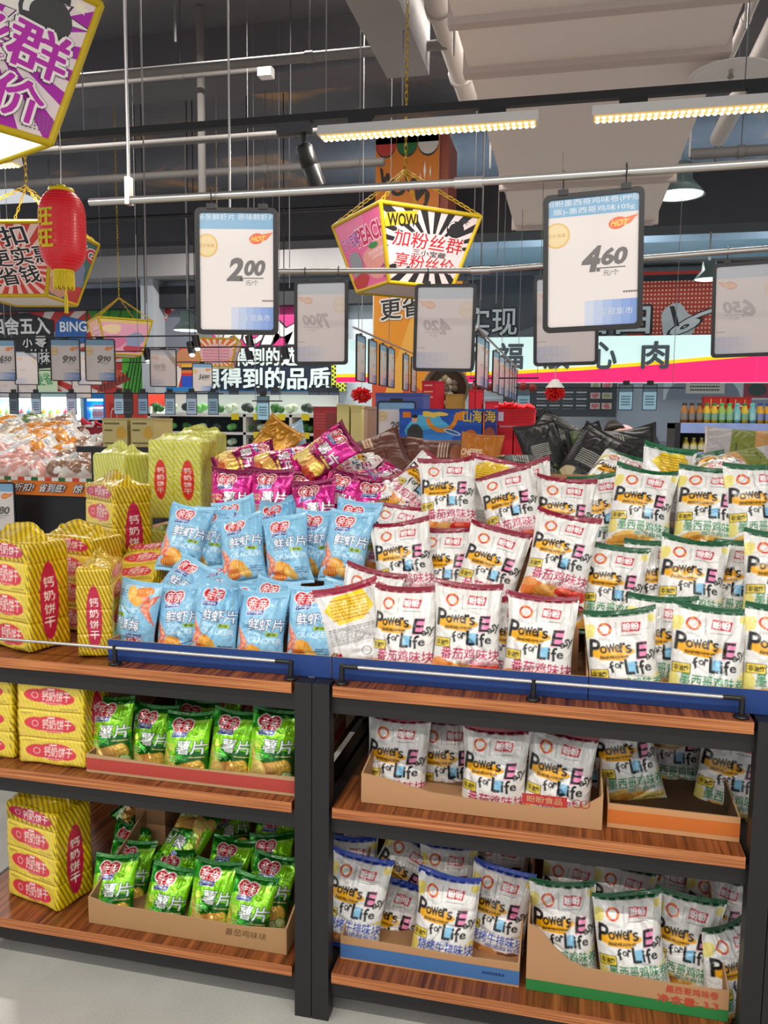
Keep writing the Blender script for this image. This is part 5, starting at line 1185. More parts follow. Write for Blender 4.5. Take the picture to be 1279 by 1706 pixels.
xpipe('grey pipe crossing lower behind the spotlight', (-80, 312), (640, 272), 8.0, .04)
xpipe('grey pipe crossing above the beam on the right', (1150, 258), (1500, 236), 8.5, .05)
xpipe('black cable pipe crossing under the beam', (-80, 372), (640, 350), 9.8, .03, 'black')
vp = at(336, 250, 7.2); pipe('pale upright pipe behind the nearest rail', (vp.x, 7.2, at(336, 330, 7.2).z), (vp.x, 7.2, CEIL - .01), .035, 'dullpipe')
s = at(443, 121, 7.0); o = tag(MB().box(s.x - .06, s.x + .06, 6.95, 7.05, s.z - .04, s.z + .04).build('junction_box', K['white']), 'small white junction box at the end of the thin conduit', 'junction box')
c = onz(1217, 124, 3.44); s = thing('sprinkler_collector', 'round white sprinkler plate under the duct at the right', 'sprinkler', c)
MB().lathe([(0, .035), (.13, .03), (.22, 0), (.215, -.004), (.13, .02), (0, .026)], n=32).build('collector_plate', K['white'], s); MB().lathe([(.012, .03), (.012, -.01), (.02, -.012), (.006, -.03), (.022, -.034), (0, -.036)], n=12).build('sprinkler_head', K['steel'], s); MB().tube([(0, 0, .03), (0, 0, DZ - c.z)], .014, 8).build('pipe_drop', K['pipe'], s)
for i, (px, py, Y) in enumerate(((240, 300, 5.2), (482, 300, 8.2), (803, 400, 7.5), (828, 440, 8.2), (670, 190, 5.4), (292, 60, 6.6))):
    a = at(px, py, Y); tag(MB().tube([(a.x, Y, at(px, (505, 480, 500, 505, 190, 70)[i], Y).z), (a.x, Y, CEIL)], .005 if i < 5 else .01, 6).build('hanging_wire', K['wire']), 'thin hanging wire ' + ('left of the nearest rail end', 'behind the 2.00 frame right side', 'left of the white duct end', 'right beside the one at the white duct end', 'by the yellow chain above the track', 'dark, near the ceiling stains')[i], 'wire', 'hanging wires')
ax = at(700, 60, 3.0)
# ------------------------------------------------------------------ wall graphics and signs
def panel(name, label, cat, px, Y, art, m='poster', depth=.05, base=(200, 200, 200), group=None, structure=False, dz=.0012):
    x0, x1, z0, z1 = span(*px, Y); w, h = x1 - x0, z1 - z0
    b = MB().box(-w / 2, w / 2, 0, depth, 0, h, base)
    A = art(); A.cliprect(0, 0, 1, 1); A.emit(b, lambda x, y, z: ((x - .5) * w, -z, y * h), dz, .003)
    o = b.build(name, K[m]); o.location = ((x0 + x1) / 2, Y, z0)
    return tag(o, label, cat, group)
def fx(x0, x1): return lambda x: (x - x0) / (x1 - x0)
def mural_a():
    A = Art(); u = fx(-70, 241); v = lambda y: (655 - y) / 155; A.rect(0, 0, 1, 1, (196, 50, 46)); A.rays(u(40), .3, 1.5, 26, (226, 206, 200), .05, .35)
    A.poly([(u(140), 1), (1, 1), (1, v(580)), (u(176), v(560))], (60, 140, 40)); A.rect(u(205), 0, 1, v(560), (84, 190, 50))
    for i in range(7): A.line(u(206 + i * 6), v(655), u(226 + i * 4), v(570), .006, (30, 60, 26))
    for i in range(5): A.line(u(150 + i * 20), v(500), u(150 + i * 16), v(550), .008, (40, 90, 30))
    A.poly([(u(165), v(655)), (u(158), v(598)), (u(205), v(585)), (u(190), v(610)), (u(212), v(625))], (206, 84, 50)); A.line(u(166), v(650), u(214), v(628), .06, (150, 50, 40))
    for i in range(8): A.line(u(170 + i * 6), v(652 - i * 3), u(170 + i * 6), v(640 - i * 3), .004, (40, 20, 20))
    A.poly([(u(96), v(570)), (u(100), v(538)), (u(112), v(526)), (u(150), v(536)), (u(148), v(572))], (40, 96, 170)); A.text('BING', u(106), v(553), u(150), v(536), (236, 236, 236), .02)
    A.poly([(u(-60), v(650)), (u(-60), v(526)), (u(50), v(520)), (u(96), v(534)), (u(96), v(612)), (u(60), v(616))], (30, 28, 30))
    A.text('四舍五入', u(-8), v(556), u(90), v(528), (232, 230, 228), .03, shear=-.05); A.text('小', u(44), v(578), u(60), v(562), (226, 224, 222), .03); A.text('零', u(66), v(578), u(84), v(560), (226, 224, 222), .03)
    A.text('的', u(56), v(606), u(72), v(582), (226, 224, 222), .03); A.text('抹', u(74), v(606), u(90), v(582), (226, 224, 222), .03)
    A.poly([(u(30), 0), (u(30), v(618)), (u(102), v(612)), (u(102), 0)], (214, 232, 190)); A.text('更省', u(66), v(642), u(92), v(622), (60, 160, 90), .01, rot=.2); A.rect(u(30), v(640), u(66), v(630), (170, 210, 60)); A.rect(u(-70), 0, u(30), v(630), (190, 214, 226)); return A
def mural_b():
    A = Art(); u = fx(262, 578); v = lambda y: (652 - y) / 152; A.rect(0, 0, 1, 1, (206, 40, 40)); A.rays(u(320), v(560), 1.2, 28, (230, 218, 212), 0, .45)
    A.blob(u(315), v(550), .13, .3, (120, 126, 140), 3, .05); A.rect(u(300), v(612), u(350), v(576), (190, 50, 60)); A.blob(u(325), v(598), .09, .14, (196, 130, 90), 4)
    for i, c in enumerate(((230, 180, 50), (40, 36, 60), (226, 120, 50), (200, 50, 50))): A.rect(u(304), v(606 + i * 5 + 5), u(348), v(606 + i * 5), c)
    A.rect(u(304), v(646), u(350), v(626), (40, 80, 190)); A.rect(0, 0, 1, v(645), (40, 130, 200))
    A.poly([(u(362), v(580)), (u(350), v(500)), (1, v(500)), (1, v(580))], (206, 50, 130)); A.blob(u(385), v(548), .08, .16, (190, 186, 184), 6, .1)
    for ch, x0, x1 in (('B', 372, 402), ('O', 404, 440), ('M', 440, 500)): A.text(ch, u(x0), v(574), u(x1), v(536), (226, 226, 224), .05, shear=.2, out=(40, 30, 40), ow=.04)
    A.rect(u(392), v(614), u(560), v(576), (26, 28, 34)); A.rect(u(340), v(650), u(556), v(610), (22, 40, 60))
    A.text('得到的', u(398), v(609), u(470), v(580), (216, 232, 234), .03); A.text('选', u(474), v(609), u(500), v(580), (216, 232, 234), .03)
    A.text('想得到的品质', u(338), v(648), u(552), v(613), (222, 240, 242), .03); A.rect(u(555), 0, 1, v(590), (210, 222, 60))
    for i in range(6):
        for j in range(9): A.ell(u(557 + i * 4), v(650 - j * 7 + 3 * (i % 2)), .005, .014, (30, 30, 30), 8)
    return A
def mural_c():
    A = Art(); u = fx(655, 1420); v = lambda y: (566 - y) / 112; A.rect(0, 0, 1, 1, (104, 108, 114)); A.rect(u(1068), 0, u(1215), 1, (196, 58, 44)); A.rect(u(1215), 0, 1, 1, (110, 112, 118))
    for i in range(24):
        for j in range(15): A.ell(u(1070 + i * 6), v(562 - j * 7), .0022, .015, (236, 200, 170), 8)
    A.rect(u(655), v(470), 1, v(460), (40, 40, 46)); A.blob(u(860), v(500), .1, .5, (70, 74, 82), 3, .1)
    A.text('实现', u(790), v(556), u(880), v(508), (206, 210, 214), .015, out=(28, 28, 32), ow=.05); A.text('自由', u(985), v(556), u(1105), v(500), (206, 210, 214), .015, out=(28, 28, 32), ow=.06)
    A.blob(u(1150), v(540), .035, .28, (196, 196, 198), 9, .1); A.text('6', u(1158), v(560), u(1190), v(515), (214, 214, 214), .03, rot=-.2, out=(40, 40, 44)); A.line(u(1140), v(512), u(1150), v(545), .01, (40, 40, 44)); A.rect(0, 0, 1, v(562), (60, 130, 60)); return A
panel('wall_mural', 'red rayed wall mural with a blue BING patch on the far left', 'mural', (-70, 500, 241, 655), WY - .0, mural_a, structure=True)
panel('wall_mural', 'wall mural with a pink BOM patch over rows of white block characters', 'mural', (262, 500, 578, 652), WY - .0, mural_b)
panel('wall_mural', 'grey wall mural with a red dotted panel above the white meat sign', 'mural', (655, 454, 1420, 566), 12.7, mural_c)
b = MB(); x0, x1, _, _ = span(241, 500, 262, 690, 12.9); struct(b.box(x0, x1, 12.8, 13.28, 0, 4.2).build('trim_6', mat('grey column', (176, 182, 190), .6)))
def meat():
    A = Art(); u = fx(560, 1440); v = lambda y: (637 - y) / 77; A.rect(0, 0, 1, 1, (222, 255, 252)); pts = [(560, 622), (700, 621), (860, 618), (1000, 611), (1150, 600), (1279, 589), (1440, 574)]
    for (xa, ya), (xb, yb) in zip(pts[:-1], pts[1:]):
        A.poly([(u(xa), v(ya + 6)), (u(xb), v(yb + 6)), (u(xb), v(yb)), (u(xa), v(ya))], (255, 226, 30)); A.poly([(u(xa), 0), (u(xb), 0), (u(xb), v(yb + 6)), (u(xa), v(ya + 6))], (255, 40, 120))
    for ch, x in zip('万福放心肉', (800, 879, 958, 1036, 1120)): A.text(ch, u(x - 22), v(614), u(x + 20), v(571), (64, 74, 80), .03)
    return A
panel('meat_sign', 'long white backlit sign with black characters and a pink swoosh below', 'sign', (560, 560, 1440, 637), 11.2, meat, 'sign', .2, (200, 230, 230))
def pil_top():
    A = Art(); u = fx(625, 730); v = lambda y: (480 - y) / 260; A.rect(0, 0, 1, 1, (226, 128, 30))
    for x, c in ((642, (204, 60, 50)), (677, (40, 110, 60)), (712, (222, 216, 208))): A.ell(u(x), v(238), .165, .09, (60, 60, 50)); A.ell(u(x), v(236), .165, .085, c); A.rect(u(x - 17), v(238), u(x + 17), 1, c)
    A.text('W', u(630), v(312), u(660), v(286), (36, 30, 26), .05, rot=-.3); A.text('O', u(650), v(325), u(676), v(300), (36, 30, 26), .05); A.text('W!', u(668), v(330), u(716), v(298), (36, 30, 26), .05, rot=-.4)
    for x, y, r in ((707, 285, .06), (716, 288, .04), (700, 296, .03)): A.poly([(u(x), v(y) + r), (u(x) - r * .35, v(y)), (u(x), v(y) - r), (u(x) + r * .35, v(y))], (250, 240, 226))
    return A
def pil_low():
    A = Art(); u = fx(620, 776); v = lambda y: (760 - y) / 290; A.rect(0, 0, 1, 1, (242, 156, 36)); A.rect(0, 0, .012, 1, (250, 240, 220)); A.blob(u(640), v(690), .6, .2, (226, 90, 50), 3, .1); A.rect(0, 0, 1, v(700), (226, 90, 50)); A.poly([(u(640), v(660)), (u(700), v(480)), (u(720), v(480)), (u(670), v(660))], (250, 186, 80))
    A.text('更省钱', u(634), v(526), u(740), v(492), (44, 36, 34), .015, rot=.06, out=(250, 246, 240), ow=.08); return A
x0, x1, z0, z1 = span(622, 222, 742, 760, 9.4); struct(MB().box(x0, x1, 9.45, 10.1, 0, z1 - .02).build('trim_7', mat('reddish pillar', (170, 90, 70), .6)))
panel('pillar_poster', 'orange poster with scalloped red green and white awning and black WOW, high on the pillar', 'poster', (625, 220, 730, 480), 9.4, pil_top, depth=.03)
panel('pillar_poster', 'orange and red promotional board with slanted black characters below the WOW lantern box', 'poster', (620, 470, 776, 760), 9.2, pil_low, depth=.04)
def menu():
    A = Art(); u = fx(838, 1027); v = lambda y: (694 - y) / 64; A.rect(0, 0, 1, 1, (70, 74, 82))
    for r in range(3):
        for c in range(4): A.smear(u(895 + c * 22), v(662 + r * 11 - 6), u(912 + c * 22), v(657 + r * 11 - 6), 1, (220, 222, 224), r * 4 + c); A.smear(u(895 + c * 22), v(666 + r * 11 - 6), u(910 + c * 22), v(664 + r * 11 - 6), 1, (150, 152, 156), r + c)
    for r in range(3):
        for c in range(2): A.rect(u(984 + c * 19), v(647 + r * 17), u(1000 + c * 19), v(637 + r * 17), (206, 190, 184)); A.blob(u(992 + c * 19), v(642 + r * 17), .03, .06, ((150, 160, 120), (206, 110, 120))[(r + c) % 2 if r < 2 else 1], r * 2 + c)
    A.poly([(u(955), v(634)), (u(962), v(640)), (u(972), v(634))], (200, 60, 50)); A.text('小', u(855), v(672), u(866), v(660), (220, 220, 220), 0); return A
panel('menu_board', 'dark grey meat menu board with small photos of cuts under the white sign', 'menu board', (838, 630, 1027, 694), 12.83, menu, depth=.06)
x0, x1, z0, z1 = span(1026, 640, 1500, 800, 12.9); struct(MB().box(x0, x1, 12.9, 12.95, 0, z1).build('wall_panel', mat('grey blue cladding', (170, 180, 196), .55)))
def grey_arch():
    A = Art(); A.rect(0, 0, 1, 1, (196, 204, 212)); A.ell(.3, .0, .28, 1.3, (128, 132, 150), 30); A.rect(.17, .3, .46, .95, (206, 200, 190)); A.smear(.2, .4, .42, .9, 3, (70, 60, 50), 3); A.rect(.6, .1, .82, 1, (150, 60, 76)); A.ell(.7, .5, .07, .3, (60, 70, 70)); A.ell(.98, .1, .1, .9, (128, 132, 150)); return A
panel('wall_poster', 'grey arch shaped poster and maroon panel on the wall right of the menu board', 'poster', (1105, 632, 1330, 666), 12.6, grey_arch, depth=.03)
# ------------------------------------------------------------------ chillers, vending and produce wall on the left
def goods_wall(seed, rows, cols, pal, frame, extra=None):
    def f():
        A = Art(); A.rect(0, 0, 1, 1, frame); r = random.Random(seed)
        for i in range(rows):
            y0 = (i + .08) / rows
            A.rect(.02, y0 - .03, .98, y0, (236, 240, 240))
            for j in range(cols):
                x = .03 + .94 * j / cols; A.rect(x, y0, x + .8 / cols, y0 + r.uniform(.5, .75) / rows, r.choice(pal)); A.rect(x + .1 / cols, y0 + .15 / rows, x + .6 / cols, y0 + .3 / rows, r.choice(pal))
        if extra: extra(A)
        return A
    return f
def cooler(name, label, cat, px, Y, depth, col, shelves, items, glow=None):
    x0, x1, z0, z1 = span(*px, Y); w = x1 - x0; z0 = 0; h = z1
    root = thing(name, label, cat, ((x0 + x1) / 2, Y, 0)); t = .05
    MB().box(-w / 2, -w / 2 + t, 0, depth, 0, h).box(w / 2 - t, w / 2, 0, depth, 0, h).box(-w / 2 + t, w / 2 - t, depth - t, depth, 0, h).box(-w / 2 + t, w / 2 - t, 0, depth - t, h - t * 1.6, h).build('cabinet', col, root)
    for k in shelves:
        MB().box(-w / 2 + t, w / 2 - t, .02, depth - t, k - .02, k).build('shelf', K['white'], root)
    if glow: MB().box(-w / 2 + t, w / 2 - t, .02, .06, h - t * 1.6 - .03, h - t * 1.6).build('lamp_strip', K['cool'], root); a = area('cooler_light', (0, .25, h - .2), w * .8, .3, glow, (.85, 1, 1)); a.parent = root
    return root, x0, x1, h
r = random.Random(5)
def simple_bottle(name, label, cat, x, y, z, h, rad, col, cap, group, proto={}):
    k = (name, col, cap, round(h, 3))
    if k not in proto:
        root = thing(name, label, cat, (x, y, z), group=group)
        MB().lathe([(0, 0), (rad, 0), (rad, h * .6), (rad * .42, h * .82), (rad * .42, h * .9), (0, h * .9)], n=12).build('body', mat('bottle ' + str(len(proto)), col, .15, coat=.6), root)
        MB().lathe([(rad * .5, h * .88), (rad * .5, h), (0, h)], n=10).build('cap', mat('cap ' + str(len(proto)), cap, .4), root)
        MB().lathe([(rad * 1.01, h * .18), (rad * 1.01, h * .5)], n=12).build('wrap_label', mat('wrap ' + str(len(proto)), tuple(min(255, int(c * .5 + 110)) for c in cap), .5), root); proto[k] = root; return root
    return dup(proto[k], (x, y, z), (0, 0, 0), label, group, cat)
root, x0, x1, h = cooler('open_chiller', 'open chilled cabinet with mint lit shelves at the far left', 'chiller', (-60, 652, 140, 760), 10.6, .8, mat('mint steel', (190, 224, 222), .4), (.62, .95, 1.22, 1.48), 0, 60)
pal = [(230, 120, 40), (240, 240, 236), (60, 130, 200), (220, 60, 70), (240, 210, 60), (110, 180, 90)]
for zi, zz in enumerate((1.22, 1.48)):
    for i in range(14):
        c = pal[(i * 5 + zi * 3) % 6]; simple_bottle('drink_carton', 'small drink pack on the lit chiller shelves', 'drink', x0 + .16 + i * (x1 - x0 - .3) / 14, 10.75, zz + .001, .18, .05, c, pal[(i + 2) % 6], 'drinks in the open chiller')
root, x0, x1, h = cooler('bottle_fridge', 'bright blue framed drinks fridge beside the chiller', 'fridge', (140, 655, 178, 760), 10.5, .7, mat('bright blue frame', (20, 130, 220), .4), (.62, .95, 1.24, 1.5), 0, 12)
for zi, zz in enumerate((1.24, 1.5)):
    for i in range(5): simple_bottle('water_bottle', 'pink labelled bottle in the blue framed fridge', 'bottle', x0 + .1 + i * (x1 - x0 - .18) / 5, 10.62, zz + .001, .2, .035, (224, 210, 214), (220, 90, 110), 'bottles in the blue framed fridge')
def vend():
    A = Art(); A.rect(0, 0, 1, 1, (232, 70, 48)); A.rect(.1, .72, .3, .92, (206, 40, 40)); A.ring(.22, .82, .09, .07, .02, (240, 210, 200), 14); A.rect(.5, .55, .68, .95, (60, 60, 64)); A.poly([(.1, .5), (.4, .5), (.36, .4), (.14, .4)], (240, 200, 190)); A.poly([(.13, .48), (.37, .48), (.34, .42), (.16, .42)], (226, 60, 46)); return A
panel('vending_cabinet', 'orange red cabinet under the green mural, right of the blue framed fridge', 'cabinet', (178, 654, 242, 875), 10.4, vend, depth=.6, base=(232, 70, 48))
x0, x1, zs, zt = span(246, 660, 540, 775, 10.3)
ps = thing('produce_shelf', 'long white produce shelf wall with dark compartments under the block lettering', 'shelf', ((x0 + x1) / 2, 10.3, 0)); w = x1 - x0
zA, zB, zC = at(390, 690, 10.3).z, at(390, 720, 10.3).z, at(390, 745, 10.3).z
MB().box(-w / 2, w / 2, .62, .66, 0, zA + .28).build('back_panel', mat('pale back', (214, 226, 226), .6), ps)
for zz in (zA, zB, zC, .5): MB().box(-w / 2, w / 2, 0, .62, zz - .035, zz).build('shelf_board', K['white'], ps)
for px in (248, 407, 484, 539): 
    x = at(px, 700, 10.3).x - (x0 + x1) / 2; MB().box(x - .02, x + .02, 0, .62, 0, zA if px > 248 else zA + .1).build('upright', K['white'], ps)
MB().box(-w / 2 + .03, w / 2 - .03, .56, .6, zC, zA - .04).build('compartment_shade', mat('painted compartment shade', (70, 80, 84), .7), ps)  # dark sheet painting in the shade inside the compartments
vg = {}
def veg(x, y, z, s, col, label, kind, grp):
    if kind not in vg:
        me = MB(); rr = random.Random(len(kind)); n = 14
        for q in range(5):
            ox, oy, oz = rr.uniform(-.5, .5), rr.uniform(-.3, .3), rr.uniform(.3, .7); me.lathe([(0, -.42), (.32, -.3), (.45, 0), (.3, .32), (0, .42)], (ox, oy, oz), 10)
        o = me.build(kind, mat(kind, col, .5, noise=.3, scale=6)); vg[kind] = o
    else:
        o = vg[kind].copy(); COL.objects.link(o)
    o.location = (x, y, z + .02); o.scale = (s, s, s); return tag(o, label, 'vegetable', grp)
for row, zz in ((0, zA), (1, zB), (2, zC)):
    for i in range(11):
        px = 262 + i * 25; p = at(px, 700, 10.42); kind, col = (('spinach_bunch', (60, 120, 60)), ('lettuce_head', (120, 200, 110)), ('dark_greens', (44, 60, 56)), ('pale_cabbage', (196, 220, 190)))[(i * 3 + row * 2) % 4]
        veg(p.x, 10.45, zz, .1 if row else .13, col, '%s on the %s board of the white produce wall' % (kind.replace('_', ' '), ('top', 'middle', 'lower')[row]), kind, 'vegetables on the white produce wall')
for i, (px, zz) in enumerate(((391, zA), (428, zA), (468, zA), (508, zA), (428, zB), (468, zB), (508, zB))):
    p = at(px, 700, 10.28); tag(MB().box(-.055, .055, -.006, 0, -.055, .03, (244, 226, 30)).build('shelf_tag', K['paper'], None, (p.x, 10.295, zz - .02)), 'small yellow tag on the %s produce board, %s from the left' % ('top' if i < 4 else 'middle', 'one two three four one two three'.split()[i]), 'price tag', 'yellow shelf tags')
# little price cards hanging in rows
def card(px, py, Y, col, label, grp, w=.12, h=.24):
    p = at(px, py, Y); b = MB(); A = Art(); A.rect(0, 0, 1, 1, col); A.rect(0, .72, 1, 1, tuple(int(c * .55) for c in col)); A.smear(.15, .15, .85, .6, 4, tuple(int(c * .6) for c in col), px); b.box(-w / 2, w / 2, 0, .006, -h / 2, h / 2, (40, 40, 44))
    A.emit(b, lambda x, y, z: ((x - .5) * w * .9, -z, (y - .5) * h * .94), .0008, .001)
    root = thing('price_card', label, 'price card', p, group=grp); b.build('card', K['paper'], root); MB().box(-.03, .03, -.004, .01, h / 2, h / 2 + .035).build('clip', K['black'], root)
words = 'first second third fourth fifth sixth seventh eighth ninth tenth'.split()
for i, (px, c) in enumerate(((23, (96, 110, 124)), (60, (176, 196, 220)), (119, (190, 196, 226)), (198, (170, 200, 226)), (213, (60, 64, 70)), (238, (130, 160, 190)), (283, (150, 176, 200)), (319, (160, 180, 206)), (355, (130, 160, 184)))):
    card(px, 672, 8.0, c, '%s small price card from the left on the low black rail' % words[i], 'price cards on the low left rail')
z = at(150, 655, 8.0).z; thin_rail('low black rail with small price cards in front of the chillers', (at(-60, 655, 8).x, 8.0, z), (at(372, 655, 8).x, 8.0, z), drops=[(at(-20, 655, 8).x, 8.0, z), (at(365, 655, 8).x, 8.0, z)])
for i, px in enumerate((389, 436, 459, 522, 539, 556)): card(px, 660, 11.0, (84, 96, 118), '%s dark card under the block lettering' % words[i], 'dark cards under the block lettering', .15, .24)
for i, (px, Y) in enumerate(((438, 7.6), (793, 7.0), (872, 8.0), (1042, 8.0), (1082, 8.0))): card(px, (680, 664, 668, 662, 662)[i], Y, (170, 216, 240), ('small blue card in front of the produce wall', 'small blue card left of the red crates', 'small blue card in front of the menu board', 'small blue card right of the menu board, the left of two', 'small blue card right of the menu board, the right of two')[i], 'blue price cards', .13, .24)
z = at(438, 668, 7.6).z; thin_rail('thin black rail over the small blue card before the produce wall', (at(420, 668, 7.6).x, 7.6, z), (at(470, 668, 7.6).x, 7.6, z), drops=[(at(425, 668, 7.6).x, 7.6, z), (at(466, 668, 7.6).x, 7.6, z)])
z = at(1000, 646, 8.0).z; thin_rail('thin black rail in front of the menu board', (at(858, 646, 8).x, 8.0, z), (at(1140, 646, 8).x, 8.0, z), drops=[(at(1120, 646, 8).x, 8.0, z), (at(862, 646, 8).x, 8.0, z)])
# ------------------------------------------------------------------ bakery island on the left
BY = 4.05; bt = at(80, 797, BY).z; bx = at(140, 800, BY).x
isl = thing('bakery_island', 'black skirted bakery island at the left carrying clear bags of bread', 'display table', (bx - 1, BY, 0))
MB().box(-1.6, 1.0, 0, 1.3, 0, bt - .02).build('skirted_base', K['blackplastic'], isl); MB().box(-1.62, 1.02, -.02, 1.32, bt - .02, bt).build('table_top', K['wood'], isl)
def ban():
    A = Art(); A.rect(0, 0, 1, 1, (242, 128, 30)); n = 60
    for i in range(n): A.rect(i / n, .8, (i + 1) / n, 1, ((226, 70, 50), (240, 236, 226), (40, 110, 60), (240, 236, 226))[i % 4])
    fr = lambda px: (at(px, 810, BY - .045).x - (bx - .3)) / 2.6 + .5
    for tx, a, b in (('折扣!', fr(26), fr(58)), ('省到底!', fr(68), fr(110)), ('惊', fr(125), fr(140))): A.text(tx, a, .2, b, .66, (250, 248, 244), .012, rot=-.02, out=(40, 40, 90), ow=.05)
    return A
z0, z1 = at(80, 824, BY).z, at(80, 794, BY).z; b = MB().box(-1.3, 1.3, 0, .004, 0, z1 - z0, (242, 128, 30)); A = ban(); A.emit(b, lambda x, y, z: ((x - .5) * 2.6, -z, y * (z1 - z0)), .00015, .001)
tag(b.build('banner_strip', K['paper'], None, (bx - .3, BY - .045, z0)), 'orange banner strip with awning stripes along the bakery island edge', 'banner')
q = price_frame('price frame reading 3.80 standing before the bakery island', -8, 853, 3.9, '3', '80', yaw=8, detail=False, group=None)
MB().box(-.012, .012, .007, .02, -q.location.z, -.1).build('stand', K['black'], q)
def bread_art(k):
    def f():
        c = [((236, 214, 206), (220, 160, 150)), ((238, 228, 214), (236, 150, 40)), ((226, 222, 212), (150, 110, 84)), ((232, 236, 228), (216, 196, 170)), ((222, 226, 214), (120, 150, 90))][k]
        a = Art(); a.blob(.5, .45, .42, .36, c[1], k + 3, .15); a.blob(.35, .6, .16, .12, tuple(min(255, v + 40) for v in c[1]), k + 9, .2); a.rect(.2, .62, .62, .9, (246, 246, 246)); a.smear(.25, .68, .56, .84, 2, (90, 100, 140), k); a.blob(.75, .25, .14, .1, (250, 248, 244), k + 20, .3); return a, c[0], (236, 236, 232)
    return f
names = ['clear bag of pale pink toast in the bakery heap', 'clear bag of orange filled buns in the bakery heap', 'clear bag of brown rolls in the bakery heap', 'clear bag of plain white bread in the bakery heap', 'clear bag of green topped bread in the bakery heap']
for k in range(5): ARTS['bread%d' % k] = bread_art(k); SIZE['bread%d' % k] = (.17, .13, .042, 'clear'); NAMES['bread%d' % k] = 'bread_bag'
r = random.Random(11)
NX, NY = 40, 40
for row, (py, Y) in enumerate(((782, 4.12), (766, 4.24), (752, 4.36), (738, 4.5), (726, 4.64), (714, 4.78), (706, 4.9))):
    for i in range(7):
        px = -20 + i * 31 + (row % 2) * 14 + r.uniform(-4, 4)
        if px > 172 - row * 7: continue
        k = (1 if 2 <= row <= 5 and 1 < i < 5 else 2 if i >= 4 else 0 if row < 3 else r.choice((1, 3, 3, 4)))
        bag('bread%d' % k, 3, px, py + r.uniform(-3, 3), Y, r.uniform(-50, 50), r.uniform(35, 70), r.uniform(-25, 25), names[k], 'bread bags on the bakery island', 1.3, 'bread')
tag(MB().box(bx - 1.2, bx + .03, 4.4, 5.2, bt + .001, bt + .1).box(bx - 1.2, bx - .02, 4.62, 5.2, bt + .1, bt + .17).build('bread_crate', K['card']), 'cardboard riser under the heap of bread bags', 'box')
# boxes beyond the lime packs
def gbox(name, label, px, Y, d, col, art=None, yaw=0, group=None, cat='box', zb=None):
    x0, x1, z0, z1 = span(*px, Y); z0 = z0 if zb is None else zb; w, h = x1 - x0, z1 - z0
    root = thing(name, label, cat, ((x0 + x1) / 2, Y, z0), (0, 0, math.radians(yaw)), group)
    b = MB().box(-w / 2, w / 2, 0, d, 0, h, col)
    if art: A = art(); A.cliprect(0, 0, 1, 1); A.emit(b, lambda x, y, z: ((x - .5) * w, -z, y * h), .0002, .001)
    b.build('box_body', K['carton'], root)
    MB().box(-w / 2 - .002, w / 2 + .002, -.002, d + .002, h - .012, h + .002, tuple(int(c * .9) for c in col)).build('lid_flap', K['carton'], root)
    return root
def kraftprint():
    A = Art(); A.rect(0, 0, 1, 1, (196, 178, 120)); A.smear(.08, .75, .7, .9, 1, (90, 76, 40), 2); A.smear(.08, .52, .4, .66, 1, (90, 76, 40), 4); A.blob(.76, .5, .18, .25, (206, 160, 60), 3); A.smear(.08, .08, .9, .2, 1, (90, 76, 40), 6); return A
gbox('kraft_box', 'kraft food box with dark print behind the lime packs, left one', (171, 697, 212, 745), 3.75, .2, (196, 178, 120), kraftprint, group='kraft boxes')
gbox('kraft_box', 'kraft food box with dark print behind the lime packs, right one', (218, 697, 256, 745), 3.75, .2, (196, 178, 120), kraftprint, group='kraft boxes')
rb_ = gbox('gift_box', 'dark red gift box with a red bow behind the bread bags', (118, 712, 171, 760), 4.6, .2, (140, 22, 40), cat='gift box')
b = MB(); rr = random.Random(3)
for i in range(7): a = rr.uniform(-.1, .14); b.tube([(0.02, .05, .16), (.02 + a * .7, .03, .2 + abs(a) * .3), (.03 + a, .06, .19)], [.006, .016, .004], 6)
b.build('bow', mat('red satin', (200, 20, 50), .3), rb_)
# ------------------------------------------------------------------ gift table in the middle
tz = .98; kt = thing('gift_table', 'low black table under the kraft food boxes', 'display table', (at(212, 745, 3.85).x, 3.85, 0))
MB().box(-.22, .22, -.12, .14, at(212, 745, 3.75).z - .03, at(212, 745, 3.75).z - .001).build('table_top', K['black'], kt)
for x in (-.18, .18): MB().box(x - .02, x + .02, -.02, .02, 0, at(212, 745, 3.75).z - .03).build('leg', K['black'], kt)
gt = thing('gift_table', 'black table behind the rack carrying gift boxes and red crates', 'display table', (-.35, 3.75, 0))
MB().box(-1.2, .24, -.15, .9, tz - .03, tz).build('table_top', K['wood'], gt)
for x in (-1.1, .18):
    for y in (-.08, .8): MB().box(x - .025, x + .025, y - .025, y + .025, 0, tz - .03).build('leg', K['black'], gt)
def to_table(o, px_bottom=None): return o
gbox('gift_box', 'glossy crimson gift box standing left of the cream ones', (522, 678, 561, 790), 4.05, .16, (176, 52, 60), lambda: Art().rect(0, 0, 1, 1, (176, 52, 60)).rect(.55, .1, 1, .95, (140, 60, 60)).smear(.1, .8, .5, .95, 6, (196, 90, 90), 2), cat='gift box', group='tall gift boxes', zb=tz)
gbox('gift_box', 'tall cream gift box, the left of the cream pair', (561, 674, 581, 790), 4.0, .16, (226, 212, 140), cat='gift box', group='tall gift boxes', zb=tz)
gbox('gift_box', 'tall cream gift box, the right of the cream pair', (584, 676, 602, 790), 4.0, .16, (226, 212, 140), cat='gift box', group='tall gift boxes', zb=tz)
gbox('gift_box', 'beige and brown printed gift box beside the cream pair', (602, 678, 626, 790), 4.05, .16, (196, 160, 140), lambda: Art().rect(0, 0, 1, 1, (206, 176, 160)).rect(.4, 0, 1, 1, (176, 140, 124)).blob(.5, .25, .35, .12, (220, 210, 200), 3), cat='gift box', group='tall gift boxes', zb=tz)
